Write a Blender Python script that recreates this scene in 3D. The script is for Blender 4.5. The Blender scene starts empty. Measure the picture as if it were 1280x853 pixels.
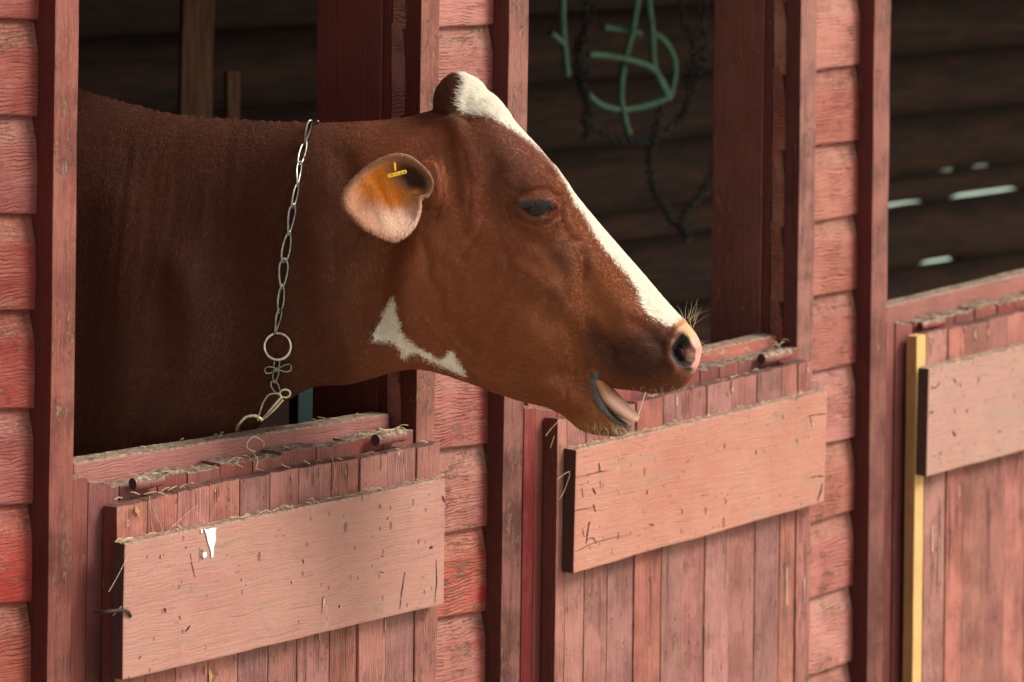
import bpy, bmesh, math, random
import numpy as np
from mathutils import Vector, Matrix, noise
from mathutils.bvhtree import BVHTree
random.seed(7); rng = np.random.default_rng(7)
scn = bpy.context.scene
C = scn.collection
R = math.radians

# ------------------------------------------------------------------ camera
F_PX = 4992.0                     # focal length in photograph pixels (1280 wide), a 140 mm lens
CX, CY = 640.0, -250.0            # principal point: the lens is shifted down, so posts stay upright
TH = R(52); ROLL = math.atan(0.0125)
Z0 = 5.89; CAMZ = 2.13
Fv = Vector((math.sin(TH), math.cos(TH), 0)); Rv = Vector((math.cos(TH), -math.sin(TH), 0)); Zv = Vector((0, 0, 1))
Rr = (Rv*math.cos(ROLL) + Zv*math.sin(ROLL)); Ur = (Zv*math.cos(ROLL) - Rv*math.sin(ROLL))
CAM = Vector((0, 0, CAMZ)) - Fv*Z0
cd = bpy.data.cameras.new('camera'); cam = bpy.data.objects.new('camera', cd); C.objects.link(cam)
m = Matrix((Rr, Ur, -Fv)).transposed().to_4x4(); m.translation = CAM; cam.matrix_world = m
cd.sensor_width = 36; cd.lens = F_PX/1280*36; cd.shift_y = -(426.5-CY)/1280
cd.clip_start = 0.1; cd.clip_end = 500
cd.dof.use_dof = True; cd.dof.focus_distance = 5.42; cd.dof.aperture_fstop = 6.3
scn.camera = cam

def ray(px, py): return Fv + Rr*((px-CX)/F_PX) - Ur*((py-CY)/F_PX)
def W(px, py, y=0.0):             # point of the plane y = const (parallel to the barn front) seen at that pixel
    d = ray(px, py); return CAM + d*((y-CAM.y)/d.y)
def CP(px, py, Z): return CAM + ray(px, py)*Z

# ------------------------------------------------------------------ world, sun, exposure
w = bpy.data.worlds.new('World'); scn.world = w; w.use_nodes = True
nt = w.node_tree; bg = nt.nodes['Background']
sky = nt.nodes.new('ShaderNodeTexSky'); sky.sky_type = 'NISHITA'; sky.sun_disc = False
SUN_DIR = Vector((0.48, -0.78, 0.90)).normalized()       # towards the sun
elev = math.asin(SUN_DIR.z); azim = math.atan2(SUN_DIR.x, SUN_DIR.y)
sky.sun_elevation = elev; sky.sun_rotation = azim; sky.dust_density = 3.0; sky.air_density = 1.3
hsky = nt.nodes.new('ShaderNodeHueSaturation'); hsky.inputs['Saturation'].default_value = .35     # hazy, nearly neutral sky
nt.links.new(sky.outputs[0], hsky.inputs['Color']); tint = nt.nodes.new('ShaderNodeMix'); tint.data_type = 'RGBA'; tint.blend_type = 'MULTIPLY'; tint.inputs[0].default_value = 1; tint.inputs[7].default_value = (1.0, .955, .865, 1)
nt.links.new(hsky.outputs[0], tint.inputs[6]); nt.links.new(tint.outputs[2], bg.inputs[0]); bg.inputs[1].default_value = 0.125
sl = bpy.data.lights.new('sun', 'SUN'); sl.energy = 2.0; sl.angle = R(20); sl.color = (1, 0.95, 0.86)
so = bpy.data.objects.new('sun', sl); C.objects.link(so); so.rotation_euler = SUN_DIR.to_track_quat('Z', 'Y').to_euler()
so.location = (3, -4, 6)
vs = scn.view_settings; vs.view_transform = 'Standard'; vs.look = 'None'; vs.exposure = 0.86; vs.gamma = 1

# ------------------------------------------------------------------ node helpers
def srgb(r, g, b):
    f = lambda c: (c/255/12.92) if c/255 <= 0.04045 else ((c/255+0.055)/1.055)**2.4
    return (f(r), f(g), f(b), 1)
class NT:
    def __init__(s, name):
        s.m = bpy.data.materials.new(name); s.m.use_nodes = True; s.t = s.m.node_tree; s.n = s.t.nodes
        s.b = s.n['Principled BSDF']; s.b.inputs['Roughness'].default_value = 0.8
    def new(s, typ, **kw):
        nd = s.n.new('ShaderNode'+typ)
        for k, v in kw.items(): setattr(nd, k, v)
        return nd
    def link(s, a, b): s.t.links.new(a, b)
    def val(s, sock, v):
        if hasattr(v, 'is_output') or isinstance(v, bpy.types.NodeSocket): s.link(v, sock)
        else: sock.default_value = v
    def math(s, op, a, b=0.0, c=None, clamp=False):
        nd = s.new('Math', operation=op, use_clamp=clamp); s.val(nd.inputs[0], a); s.val(nd.inputs[1], b)
        if c is not None: s.val(nd.inputs[2], c)
        return nd.outputs[0]
    def mix(s, f, a, b, mode='MIX'):
        nd = s.new('Mix', data_type='RGBA', blend_type=mode); s.val(nd.inputs[0], f); s.val(nd.inputs[6], a); s.val(nd.inputs[7], b)
        return nd.outputs[2]
    def ramp(s, f, lo, hi, a=0.0, b=1.0, smooth=True):
        nd = s.new('MapRange', interpolation_type='SMOOTHSTEP' if smooth else 'LINEAR'); s.val(nd.inputs[0], f)
        s.val(nd.inputs[1], lo); s.val(nd.inputs[2], hi); s.val(nd.inputs[3], a); s.val(nd.inputs[4], b)
        return nd.outputs[0]
    def coords(s, rnd=13.7):
        tc = s.new('TexCoord'); oi = s.new('ObjectInfo'); cx = s.new('CombineXYZ')
        s.link(s.math('MULTIPLY', oi.outputs['Random'], rnd), cx.inputs[0]); s.link(s.math('MULTIPLY', oi.outputs['Random'], rnd*1.7), cx.inputs[1])
        s.link(s.math('MULTIPLY', oi.outputs['Random'], rnd*2.3), cx.inputs[2])
        va = s.new('VectorMath', operation='ADD'); s.link(tc.outputs['Object'], va.inputs[0]); s.link(cx.outputs[0], va.inputs[1])
        s.rand = oi.outputs['Random']; return va.outputs[0]
    def scale(s, v, sc):
        nd = s.new('VectorMath', operation='MULTIPLY'); s.link(v, nd.inputs[0]); nd.inputs[1].default_value = sc; return nd.outputs[0]
    def noise(s, v, sc, det=4, rough=0.55, dist=0.0):
        nd = s.new('TexNoise'); s.link(v, nd.inputs['Vector']); nd.inputs['Scale'].default_value = sc
        nd.inputs['Detail'].default_value = det; nd.inputs['Roughness'].default_value = rough; nd.inputs['Distortion'].default_value = dist
        return nd.outputs[0]
    def attr(s, name, out='Fac'):
        nd = s.new('Attribute'); nd.attribute_name = name; return nd.outputs[out]
    def bump(s, h, strength, dist, prev=None):
        nd = s.new('Bump'); nd.inputs['Strength'].default_value = strength; nd.inputs['Distance'].default_value = dist
        s.link(h, nd.inputs['Height'])
        if prev is not None: s.link(prev, nd.inputs['Normal'])
        return nd.outputs[0]

def painted_wood(name, axis, faded, deep, bare=(0.10, 0.07, 0.05, 1), flake=0.5, deepness=0.35, grain_h=0.0012, dust=0.8, marks=0.0,
                 dustcol=(0.30, 0.235, 0.17, 1), rings=0.5, cath=(70, 3.0), speck=0.3):
    n = NT(name); v = n.coords(); X_ = axis == 'x'
    st = lambda along, across: (along, across, across) if X_ else (across, across, along)
    warp = n.new('TexNoise'); n.link(v, warp.inputs['Vector']); warp.inputs['Scale'].default_value = 14; warp.inputs['Detail'].default_value = 3
    wsub = n.new('VectorMath', operation='SUBTRACT'); n.link(warp.outputs['Color'], wsub.inputs[0]); wsub.inputs[1].default_value = (.5, .5, .5)
    wsc = n.scale(wsub.outputs[0], (.012, .012, .012)); wad = n.new('VectorMath', operation='ADD'); n.link(v, wad.inputs[0]); n.link(wsc, wad.inputs[1]); vw = wad.outputs[0]
    streak = n.noise(n.scale(vw, st(4, 110)), 1.6, 6, 0.68)
    fine = n.noise(n.scale(vw, st(14, 420)), 1.0, 4, 0.65)
    grit = n.noise(v, 420, 3, .7)
    wv = n.new('TexWave', wave_type='BANDS', bands_direction='Z' if X_ else 'X', wave_profile='SIN')
    c1, c2 = cath
    n.link(n.scale(vw, st(c2/10, 1)), wv.inputs['Vector']); wv.inputs['Scale'].default_value = c1
    wv.inputs['Distortion'].default_value = 14; wv.inputs['Detail'].default_value = 3.0; wv.inputs['Detail Scale'].default_value = .55; wv.inputs['Detail Roughness'].default_value = .6
    blotch = n.noise(v, 11, 5, 0.65); blot2 = n.noise(v, 45, 6, 0.72); broad = n.noise(v, 4, 3, .55)
    ringm = n.math('MULTIPLY', n.ramp(wv.outputs['Fac'], .0, .40, 1, 0), n.ramp(n.noise(v, 16, 4, .6), .40, .62))
    fresh = n.attr('fresh')
    dm = n.ramp(n.math('ADD', n.math('MULTIPLY', blotch, .55), n.math('MULTIPLY', streak, .45)), .40, .62)
    dm = n.math('ADD', n.math('MULTIPLY', dm, deepness), fresh, clamp=True)
    dm = n.math('ADD', dm, n.math('MULTIPLY', n.ramp(fine, .55, .70), 0.30*deepness+.06), clamp=True)
    col = n.mix(dm, faded, deep)
    hs = n.new('HueSaturation'); n.link(col, hs.inputs['Color']); n.link(n.ramp(n.rand, 0, 1, 0.80, 1.15, False), hs.inputs['Value'])
    n.link(n.ramp(n.math('FRACT', n.math('MULTIPLY', n.rand, 7.31)), 0, 1, .84, 1.08, False), hs.inputs['Saturation'])
    n.link(n.ramp(n.math('FRACT', n.math('MULTIPLY', n.rand, 3.77)), 0, 1, .491, .502, False), hs.inputs['Hue']); col = hs.outputs[0]
    col = n.mix(n.ramp(broad, .35, .7, 0, .25), col, (faded[0]*1.12, faded[1]*1.25, faded[2]*1.25, 1))
    col = n.mix(n.ramp(blot2, .54, .74, 0, .50), col, (faded[0]*.48, faded[1]*.62, faded[2]*.60, 1))
    col = n.mix(n.math('MULTIPLY', n.ramp(n.noise(n.scale(v, st(7, 22)), 1, 5, .7), .54, .66), .30), col, (faded[0]*.62, faded[1]*1.05, faded[2]*1.0, 1))
    col = n.mix(n.math('MULTIPLY', n.ramp(streak, .30, .42, 1, 0), .55), col, (deep[0]*.7, deep[1]*1.2, deep[2]*1.2, 1))
    col = n.mix(n.math('MULTIPLY', ringm, .55*rings), col, (deep[0]*.75, deep[1]*1.3, deep[2]*1.3, 1))
    # pinholes, grime specks and chalky specks
    col = n.mix(n.math('MULTIPLY', n.ramp(grit, .62, .70), speck), col, (deep[0]*.45, deep[1]*.8, deep[2]*.8, 1))
    col = n.mix(n.math('MULTIPLY', n.ramp(n.noise(n.scale(v, st(60, 190)), 1, 4, .7), .66, .72), .55*speck), col, (faded[0]*1.35, faded[1]*1.7, faded[2]*1.7, 1))
    fl = n.noise(n.scale(vw, st(26, 85)), 1.0, 7, 0.74)
    flm = n.math('MULTIPLY', n.ramp(fl, .66-.12*flake, .69-.12*flake), n.ramp(blotch, .44, .58))
    flm = n.math('MULTIPLY', flm, n.math('SUBTRACT', 1.0, n.math('MULTIPLY', fresh, .7)))
    col = n.mix(n.math('MULTIPLY', flm, min(1, flake*1.3)), col, n.mix(n.ramp(fine, .35, .65), bare, (bare[0]*3.0, bare[1]*2.5, bare[2]*2.1, 1)))
    h = n.math('ADD', n.math('MULTIPLY', streak, .6), n.math('MULTIPLY', ringm, -.30*rings))
    h = n.math('ADD', h, n.math('MULTIPLY', fine, .35)); h = n.math('ADD', h, n.math('MULTIPLY', grit, .12)); h = n.math('ADD', h, n.math('MULTIPLY', blot2, .35))
    h = n.math('SUBTRACT', h, n.math('MULTIPLY', flm, .45))
    if marks:
        for (sa, sc, th, r0, shade) in ((30, 62, .93, .13, 1.0), (75, 130, .90, .20, .9), (14, 70, .93, .10, .8)):
            vv = v if sa != 16 else vw
            vo = n.new('TexVoronoi', feature='F1'); n.link(n.scale(vv, (sc, sc, sa)), vo.inputs['Vector']); vo.inputs['Scale'].default_value = 1.0
            sep = n.new('SeparateColor'); n.link(vo.outputs['Color'], sep.inputs[0])
            dd = n.math('ADD', vo.outputs['Distance'], n.math('ADD', n.math('MULTIPLY', n.math('SUBTRACT', grit, .5), .3), n.math('MULTIPLY', n.math('SUBTRACT', blot2, .5), .5)))
            on = n.ramp(sep.outputs[0], th, th+.01)
            mk = n.math('MULTIPLY', n.math('MULTIPLY', n.ramp(dd, r0, r0+.08, 1, 0), on), marks*shade)
            lip = n.math('MULTIPLY', n.math('MULTIPLY', n.ramp(dd, r0+.10, r0+.20, 1, 0), on), n.ramp(sep.outputs[1], .5, .52))
            col = n.mix(n.math('MULTIPLY', lip, .40*marks), col, (.66, .42, .34, 1))
            col = n.mix(mk, col, (.060, .014, .012, 1)); h = n.math('SUBTRACT', h, n.math('MULTIPLY', mk, 1.3))
    if dust:
        geo = n.new('NewGeometry'); sx = n.new('SeparateXYZ'); n.link(geo.outputs['True Normal'], sx.inputs[0])
        up = n.ramp(sx.outputs[2], .06, .5)
        dn = n.math('MULTIPLY', up, n.ramp(n.noise(v, 32, 6, .75), .24, .50)); dn = n.math('MULTIPLY', dn, dust)
        dcol = n.mix(n.ramp(n.noise(v, 190, 5, .75), .35, .65), (dustcol[0]*.30, dustcol[1]*.26, dustcol[2]*.25, 1), (dustcol[0]*1.35, dustcol[1]*1.35, dustcol[2]*1.35, 1))
        col = n.mix(dn, col, dcol)
        col = n.mix(n.math('MULTIPLY', n.math('MULTIPLY', up, n.ramp(n.noise(v, 60, 5, .75), .52, .62)), .8*dust), col, (.035, .022, .018, 1))
    n.link(col, n.b.inputs['Base Color'])
    n.link(n.bump(h, 1.0, grain_h*2.2), n.b.inputs['Normal'])
    n.b.inputs['Roughness'].default_value = .72; n.b.inputs['Specular IOR Level'].default_value = .3
    return n.m

PINK = (0.41, 0.145, 0.104, 1); SALMON = (0.405, 0.195, 0.143, 1); RED = (0.200, 0.018, 0.012, 1); MAROON = (0.075, 0.013, 0.011, 1)
M = {}
M['siding'] = painted_wood('siding_paint', 'x', PINK, RED, flake=.85, deepness=.50, grain_h=.0022, rings=1.25, dust=.75, dustcol=(.30, .20, .145, 1), cath=(62, 3.0), speck=.5)
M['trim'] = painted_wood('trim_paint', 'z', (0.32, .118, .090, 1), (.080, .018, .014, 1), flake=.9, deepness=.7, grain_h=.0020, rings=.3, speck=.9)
M['trim_side'] = painted_wood('trim_shaded_side', 'z', (0.12, .022, .018, 1), (.060, .010, .008, 1), bare=(.16, .12, .06, 1), flake=.35, deepness=.6, rings=.2, dust=.3)  # left-facing sides: deeper kept red, with their shade painted in
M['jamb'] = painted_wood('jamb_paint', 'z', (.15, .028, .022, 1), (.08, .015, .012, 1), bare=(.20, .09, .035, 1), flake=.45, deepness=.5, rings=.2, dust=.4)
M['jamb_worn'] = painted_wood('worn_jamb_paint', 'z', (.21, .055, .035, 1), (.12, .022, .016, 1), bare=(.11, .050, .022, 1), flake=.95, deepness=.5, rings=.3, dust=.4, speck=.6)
M['plank'] = painted_wood('plank_paint', 'z', (.37, .143, .110, 1), (.12, .026, .020, 1), flake=.55, deepness=.62, grain_h=.0018, rings=.9, marks=.35, cath=(80, 1.6), speck=.5, dust=.75, dustcol=(.13, .070, .055, 1))
M['inner_plank'] = painted_wood('inner_plank_paint', 'z', (.24, .068, .052, 1), (.095, .012, .009, 1), flake=.5, deepness=.6, rings=.4, dust=1)
M['brace'] = painted_wood('brace_paint', 'x', SALMON, (.26, .07, .052, 1), flake=.18, deepness=.30, grain_h=.0010, rings=.26, marks=.5, cath=(64, 2.6), speck=.3)
M['rail'] = painted_wood('rail_paint', 'x', (.34, .115, .085, 1), (.12, .025, .018, 1), flake=.3, deepness=.4, rings=.3, dust=1)
M['end'] = painted_wood('end_grain', 'z', (.060, .022, .018, 1), (.025, .009, .008, 1), flake=.2, deepness=.5, rings=.2, dust=0)
M['yellow'] = painted_wood('fresh_pine', 'z', (.62, .35, .085, 1), (.42, .19, .04, 1), bare=(.2, .09, .03, 1), flake=.05, deepness=.35, rings=.6, dust=.1)

M['yellow_side'] = painted_wood('shaded_pine', 'z', (.34, .15, .035, 1), (.20, .075, .02, 1), bare=(.2, .09, .03, 1), flake=.05, deepness=.4, rings=.6, dust=0)  # same pine as the front, side shade put into the colour
def simple(name, col, rough=.8, noise_s=40, amt=.35, metal=0, bump=0.0006, aniso=(1, 1, 1), sss=0):
    n = NT(name); v = n.coords(); nz = n.noise(n.scale(v, aniso), noise_s, 5, .65)
    dark = tuple(c*(1-amt) for c in col[:3])+(1,); lite = tuple(min(1, c*(1+amt)) for c in col[:3])+(1,)
    n.link(n.mix(n.ramp(nz, .3, .7), dark, lite), n.b.inputs['Base Color'])
    n.b.inputs['Roughness'].default_value = rough; n.b.inputs['Metallic'].default_value = metal
    if bump: n.link(n.bump(nz, .6, bump), n.b.inputs['Normal'])
    if sss: n.b.inputs['Subsurface Weight'].default_value = sss; n.b.inputs['Subsurface Radius'].default_value = (.01, .004, .002)
    return n.m
M['log'] = simple('old_log_wood', (.034, .0125, .0060, 1), .9, 6, .7, aniso=(1, 6, 9), bump=.006)
M['post'] = simple('rough_post_wood', (.12, .050, .024, 1), .9, 8, .5, aniso=(9, 9, 1), bump=.003)
M['ground'] = simple('trodden_earth', (.36, .35, .27, 1), .95, 6, .35, bump=.01)
M['inground'] = simple('barn_litter', (.04, .028, .02, 1), .95, 20, .5, bump=.01)
M['roof'] = simple('roof_boards', (.06, .035, .025, 1), .9, 12, .4)
M['steel'] = simple('worn_steel', (.30, .285, .26, 1), .36, 120, .35, metal=1, bump=.0002)
M['brass'] = simple('dull_brass_steel', (.46, .41, .30, 1), .28, 90, .35, metal=1, bump=.0002)
M['green'] = simple('green_hose', (.085, .19, .12, 1), .6, 60, .3)
M['black_rope'] = simple('dark_chain_metal', (.010, .012, .016, 1), .5, 60, .5)
M['teal'] = simple('teal_paint', (.004, .016, .016, 1), .5, 30, .3)
M['straw'] = simple('dry_straw', (.46, .37, .22, 1), .8, 60, .35)
M['white_scrap'] = simple('white_scrap', (.80, .80, .78, 1), .8, 60, .12)
M['tag'] = simple('yellow_plastic', (.80, .48, .03, 1), .4, 200, .25)

# ------------------------------------------------------------------ object helpers
def tag(o, label=None, cat=None, group=None, kind=None):
    for k, v_ in (('label', label), ('category', cat), ('group', group), ('kind', kind)):
        if v_: o[k] = v_
    return o
def empty(name, loc, label=None, cat=None, group=None):
    o = bpy.data.objects.new(name, None); C.objects.link(o); o.location = loc; o.empty_display_size = .1
    return tag(o, label, cat, group)
def finish(name, bm, mats, parent=None, smooth=False, fresh=None, center=True):
    bmesh.ops.recalc_face_normals(bm, faces=bm.faces[:])
    me = bpy.data.meshes.new(name)
    c = Vector((0, 0, 0))
    if center and bm.verts:
        for v_ in bm.verts: c += v_.co
        c /= len(bm.verts)
    if fresh is not None:
        lay = bm.verts.layers.float.new('fresh')
        for v_ in bm.verts: v_[lay] = fresh(v_.co)
    for v_ in bm.verts: v_.co -= c
    if smooth:
        for f_ in bm.faces: f_.smooth = True
    bm.to_mesh(me); bm.free()
    for mm in (mats if isinstance(mats, (list, tuple)) else [mats]): me.materials.append(mm)
    o = bpy.data.objects.new(name, me); C.objects.link(o); o.location = c
    if parent is not None:
        o.parent = parent; o.matrix_parent_inverse = Matrix.Identity(4); o.location = c - wloc(parent)
    return o
def wloc(p):
    l = p.location.copy()
    while p.parent is not None: p = p.parent; l += p.location
    return l

def sstep(a, b, x): t = min(1, max(0, (x-a)/(b-a))); return t*t*(3-2*t)

def slab(name, P, t, mats, parent, n=6, wob=.0008, bev=.0014, axis='z', fresh=None, seed=None, rough_top=0.0, side_mat=False, back=None):
    """board: P = 4 front corners TL, TR, BR, BL (world), thickness t going into +y. Long edges waver a little."""
    seed = seed if seed is not None else random.random()*100
    TL, TR, BR, BL = P
    bm = bmesh.new(); nu, nv = (2, n) if axis == 'z' else (n, 2)
    if rough_top and axis == 'z': nu = 5
    grid = {}
    for s in (0, 1):
        for i in range(nu+1):
            for j in range(nv+1):
                u, v_ = i/nu, j/nv
                p = (TL.lerp(TR, u)).lerp(BL.lerp(BR, u), v_)
                q = noise.noise_vector(Vector((p.x*9+seed, p.z*9, s*3+seed)))*wob + noise.noise_vector(Vector((p.x*45, p.z*45+seed, s*3)))*wob*.5
                p = p + Vector((q.x, q.y*.5, q.z))
                if j == 0 and rough_top: p.z += noise.noise(Vector((p.x*70, seed, s*1.3)))*rough_top
                p.y += t*s
                grid[s, i, j] = bm.verts.new(p)
    for i in range(nu):
        for j in range(nv):
            bm.faces.new([grid[0, i, j], grid[0, i, j+1], grid[0, i+1, j+1], grid[0, i+1, j]])
            bm.faces.new([grid[1, i, j], grid[1, i+1, j], grid[1, i+1, j+1], grid[1, i, j+1]])
    for i in range(nu):
        for j in (0, nv): bm.faces.new([grid[0, i, j], grid[0, i+1, j], grid[1, i+1, j], grid[1, i, j]])
    for j in range(nv):
        for i in (0, nu): bm.faces.new([grid[0, i, j], grid[1, i, j], grid[1, i, j+1], grid[0, i, j+1]])
    bmesh.ops.recalc_face_normals(bm, faces=bm.faces[:])
    if bev:
        ed = [e for e in bm.edges if len(e.link_faces) == 2 and e.calc_face_angle(0) > 1.0]
        bmesh.ops.bevel(bm, geom=ed, offset=min(bev, t*.3), segments=2, profile=.6, affect='EDGES')
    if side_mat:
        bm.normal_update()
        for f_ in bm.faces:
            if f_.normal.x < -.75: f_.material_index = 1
    return finish(name, bm, mats, parent, fresh=fresh, smooth=False)

def box(name, x0, x1, y0, y1, z0, z1, mat, parent, **kw):
    return slab(name, [Vector((x0, y0, z1)), Vector((x1, y0, z1)), Vector((x1, y0, z0)), Vector((x0, y0, z0))], y1-y0, mat, parent, **kw)

def tube_bm(bm, pts, r, seg=8, closed=False, taper=None):
    n_ = len(pts); rings = []
    up = Vector((0, 0, 1)); prev = None
    for i, p in enumerate(pts):
        a = pts[(i-1) % n_] if closed else pts[max(0, i-1)]; b = pts[(i+1) % n_] if closed else pts[min(n_-1, i+1)]
        tdir = (b-a).normalized()
        if prev is None:
            prev = tdir.orthogonal().normalized()
        else:
            prev = (prev - tdir*prev.dot(tdir))
            prev = prev.normalized() if prev.length > 1e-6 else tdir.orthogonal().normalized()
        s_ = tdir.cross(prev)
        rr = r*(taper(i/(n_-1)) if taper else 1)
        rings.append([bm.verts.new(p + prev*math.cos(k*2*math.pi/seg)*rr + s_*math.sin(k*2*math.pi/seg)*rr) for k in range(seg)])
    rg = n_ if closed else n_-1
    for i in range(rg):
        A, B = rings[i], rings[(i+1) % n_]
        off = 0
        if closed and i == n_-1:
            off = min(range(seg), key=lambda k: (A[0].co-B[k].co).length)
        for k in range(seg):
            bm.faces.new([A[k], A[(k+1) % seg], B[(k+1+off) % seg], B[(k+off) % seg]])
    if not closed:
        bm.faces.new(rings[0][::-1]); bm.faces.new(rings[-1])
def catmull(pts, n_=8):
    out = []; P = [pts[0]]+list(pts)+[pts[-1]]
    for i in range(1, len(P)-2):
        for k in range(n_):
            t = k/n_; a, b, c, d = P[i-1], P[i], P[i+1], P[i+2]
            out.append(.5*((2*b)+(c-a)*t+(2*a-5*b+4*c-d)*t*t+(3*b-a-3*c+d)*t**3))
    out.append(P[-2]); return out

# ------------------------------------------------------------------ the setting
def plane(name, x0, x1, y0, y1, z, mat, kind='structure'):
    bm = bmesh.new(); bm.faces.new([bm.verts.new((x0, y0, z)), bm.verts.new((x1, y0, z)), bm.verts.new((x1, y1, z)), bm.verts.new((x0, y1, z))])
    return tag(finish(name, bm, mat, center=False), kind=kind)
plane('ground', -200, 200, -200, 200, 0, M['ground'])
M['meadow'] = simple('pale_meadow_grass', (.36, .46, .37, 1), .95, 3, .25)
plane('meadow', -60, 120, 4.5, 120, .004, M['meadow'])

barn = empty('barn', (0, 0, 0), 'weathered red wooden barn front with three open stall windows and half doors', 'barn')
ZT = 2.45                                     # top of the front wall, above the frame
GZ = .03
TRY = -.035                                   # front of the trim boards
SY = -.006

def zat(px, py, y): return W(px, py, y)
# world x of the upright edges
XA0, XA1 = W(64.5, 400, TRY).x, W(94, 400, TRY).x
XB0, XB1 = W(523, 300, TRY).x, W(546, 300, TRY).x
XC0, XC1 = W(631.5, 400, TRY).x, W(656, 400, TRY).x
XD0, XD1 = W(998, 300, TRY).x, W(1018, 300, TRY).x
XE0, XE1 = W(1089, 400, TRY).x, W(1109, 400, TRY).x
X3R = XE1 + 1.0; XF0, XF1 = X3R, X3R+.045; XG0, XG1 = XF1+.13, XF1+.175

def upright(x0, x1, y0, y1, mat, name, z0=GZ, z1=ZT, **kw):
    return box(name, x0, x1, y0, y1, z0, z1, mat, barn, n=22, **kw)
fr = lambda co: .25*max(0, noise.noise(co*3))
for i, (a, b) in enumerate(((XA0, XA1), (XB0, XB1), (XC0, XC1), (XD0, XD1), (XE0, XE1), (XF0, XF1), (XG0, XG1))):
    lean = (i == 0 or i == 2)
    def fresh(co, i=i):     # the lower part of the first and third trim keeps more of its red
        return .8*sstep(1.45, .95, co.z)*(.65+.6*noise.noise(Vector((co.x*20, 0, co.z*7)))) if i in (0, 2, 4) else (.02 if i == 1 else .15)
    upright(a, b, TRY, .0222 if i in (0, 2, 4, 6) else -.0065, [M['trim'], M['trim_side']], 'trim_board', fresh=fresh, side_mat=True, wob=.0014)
# wall build-up seen in the window reveals: sheathing and structural posts
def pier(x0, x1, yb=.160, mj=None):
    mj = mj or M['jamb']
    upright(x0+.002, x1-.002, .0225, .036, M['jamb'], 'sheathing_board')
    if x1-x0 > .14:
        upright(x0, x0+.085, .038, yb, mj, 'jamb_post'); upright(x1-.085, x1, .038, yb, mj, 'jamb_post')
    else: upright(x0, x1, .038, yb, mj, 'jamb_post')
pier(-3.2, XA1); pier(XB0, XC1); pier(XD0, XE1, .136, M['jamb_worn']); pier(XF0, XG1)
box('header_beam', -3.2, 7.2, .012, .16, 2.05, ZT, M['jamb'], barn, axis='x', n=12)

def siding_board(L0, R0, L1, R1, red=.022, keep=0.0):
    """drop siding: flat face, sloping shoulder running under the next board. L0/R0 lower edge ends, L1/R1 lower edge of the board above"""
    prof = [(.0, .018), (.0, -.0045), (.018, SY), (.35, SY-.0005), (.66, SY+.0005), (.72, SY+.0018), (.80, -.0018), (.90, .0012), (1.0, .0040), (1.07, .0060), (1.07, .020)]
    bm = bmesh.new(); N = 14; rings = []; sd = random.random()*50
    for i in range(N+1):
        u = i/N; a = L0.lerp(R0, u); b = L1.lerp(R1, u); h = (b.z-a.z); ring = []
        for k, (t, y) in enumerate(prof):
            p = Vector((a.x+(b.x-a.x)*t, y, a.z+h*t))
            q = noise.noise_vector(Vector((p.x*14, sd, p.z*14)))
            p.y += q.y*.0011*(1 if k < 9 else 0); p.z += q.z*.0016*(1 if k in (0, 1, 2) else .4)
            if k < 3: p.z -= .0000
            ring.append(bm.verts.new(p))
        rings.append(ring)
    for i in range(N):
        for k in range(len(prof)-1): bm.faces.new([rings[i][k], rings[i+1][k], rings[i+1][k+1], rings[i][k+1]])
        bm.faces.new([rings[i][-1], rings[i+1][-1], rings[i+1][0], rings[i][0]])
    for rg in (rings[0], rings[-1]): bm.faces.new(rg)
    xr = R0.x
    def fresh(co):
        z = (co.z-L0.z)/max(.01, L1.z-L0.z)
        return max(.95*sstep(xr-red-.012, xr-.002, co.x+.006*noise.noise(co*40)), keep*(.8+.6*noise.noise(co*12)))*sstep(.86, .66, z)
    return finish('siding_board', bm, M['siding'], barn, fresh=fresh)

def siding(pts, xL, xR, n_up, n_dn, red=.022, keep=0.0):
    """pts: list of (pxL, pyL, pxR, pyR) lower edges seen in the picture, top to bottom; run on up and down at the same pitch"""
    lines = []
    par = 0
    for a, b, c, d in pts:
        A, B = W(a, b, SY), W(c, d, SY); s_ = (B.z-A.z)/(B.x-A.x)
        lines.append((A.z+(xL-A.x)*s_, A.z+(xR-A.x)*s_))
    for k in range(n_up): lines.insert(0, tuple(lines[0][i]*2-lines[1][i] for i in (0, 1)))
    for k in range(n_dn):
        dz = ((lines[-2][0]-lines[-1][0]), (lines[-2][1]-lines[-1][1])); dz = (sum(dz)/2,)*2
        lines.append((lines[-1][0]-dz[0], lines[-1][1]-dz[1]))
    for up, lo in zip(lines[:-1], lines[1:]):
        if lo[0] < GZ or up[0] > ZT+.1: continue
        j = random.uniform(-.0008, .0008)
        par ^= 1; xl = xL+(.0012 if par else 0)+random.uniform(0, .0004)
        siding_board(Vector((xl, 0, lo[0])), Vector((xR, 0, lo[1]+j)), Vector((xl, 0, up[0])), Vector((xR, 0, up[1]+j)), red, keep)
siding([(-60, 20, 45, 24.5), (-60, 141, 44, 145.5), (-60, 265, 44, 267.5), (-60, 388, 43, 388), (-60, 512, 42, 510), (-60, 634, 41, 629), (-60, 760, 40, 753)],
       -3.2, XA0-.0005, 4, 8, keep=.24)
siding([(552, 34.5, 619, 30.5), (552, 141, 618, 135.5), (552, 246, 617, 240), (552, 351, 616, 344), (552, 457, 615, 449), (552, 562, 614, 554), (555, 667, 611, 657.5), (552, 772, 609, 763.5)],
       XB0+.0005, XC0-.0005, 5, 8, keep=.12)
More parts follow.
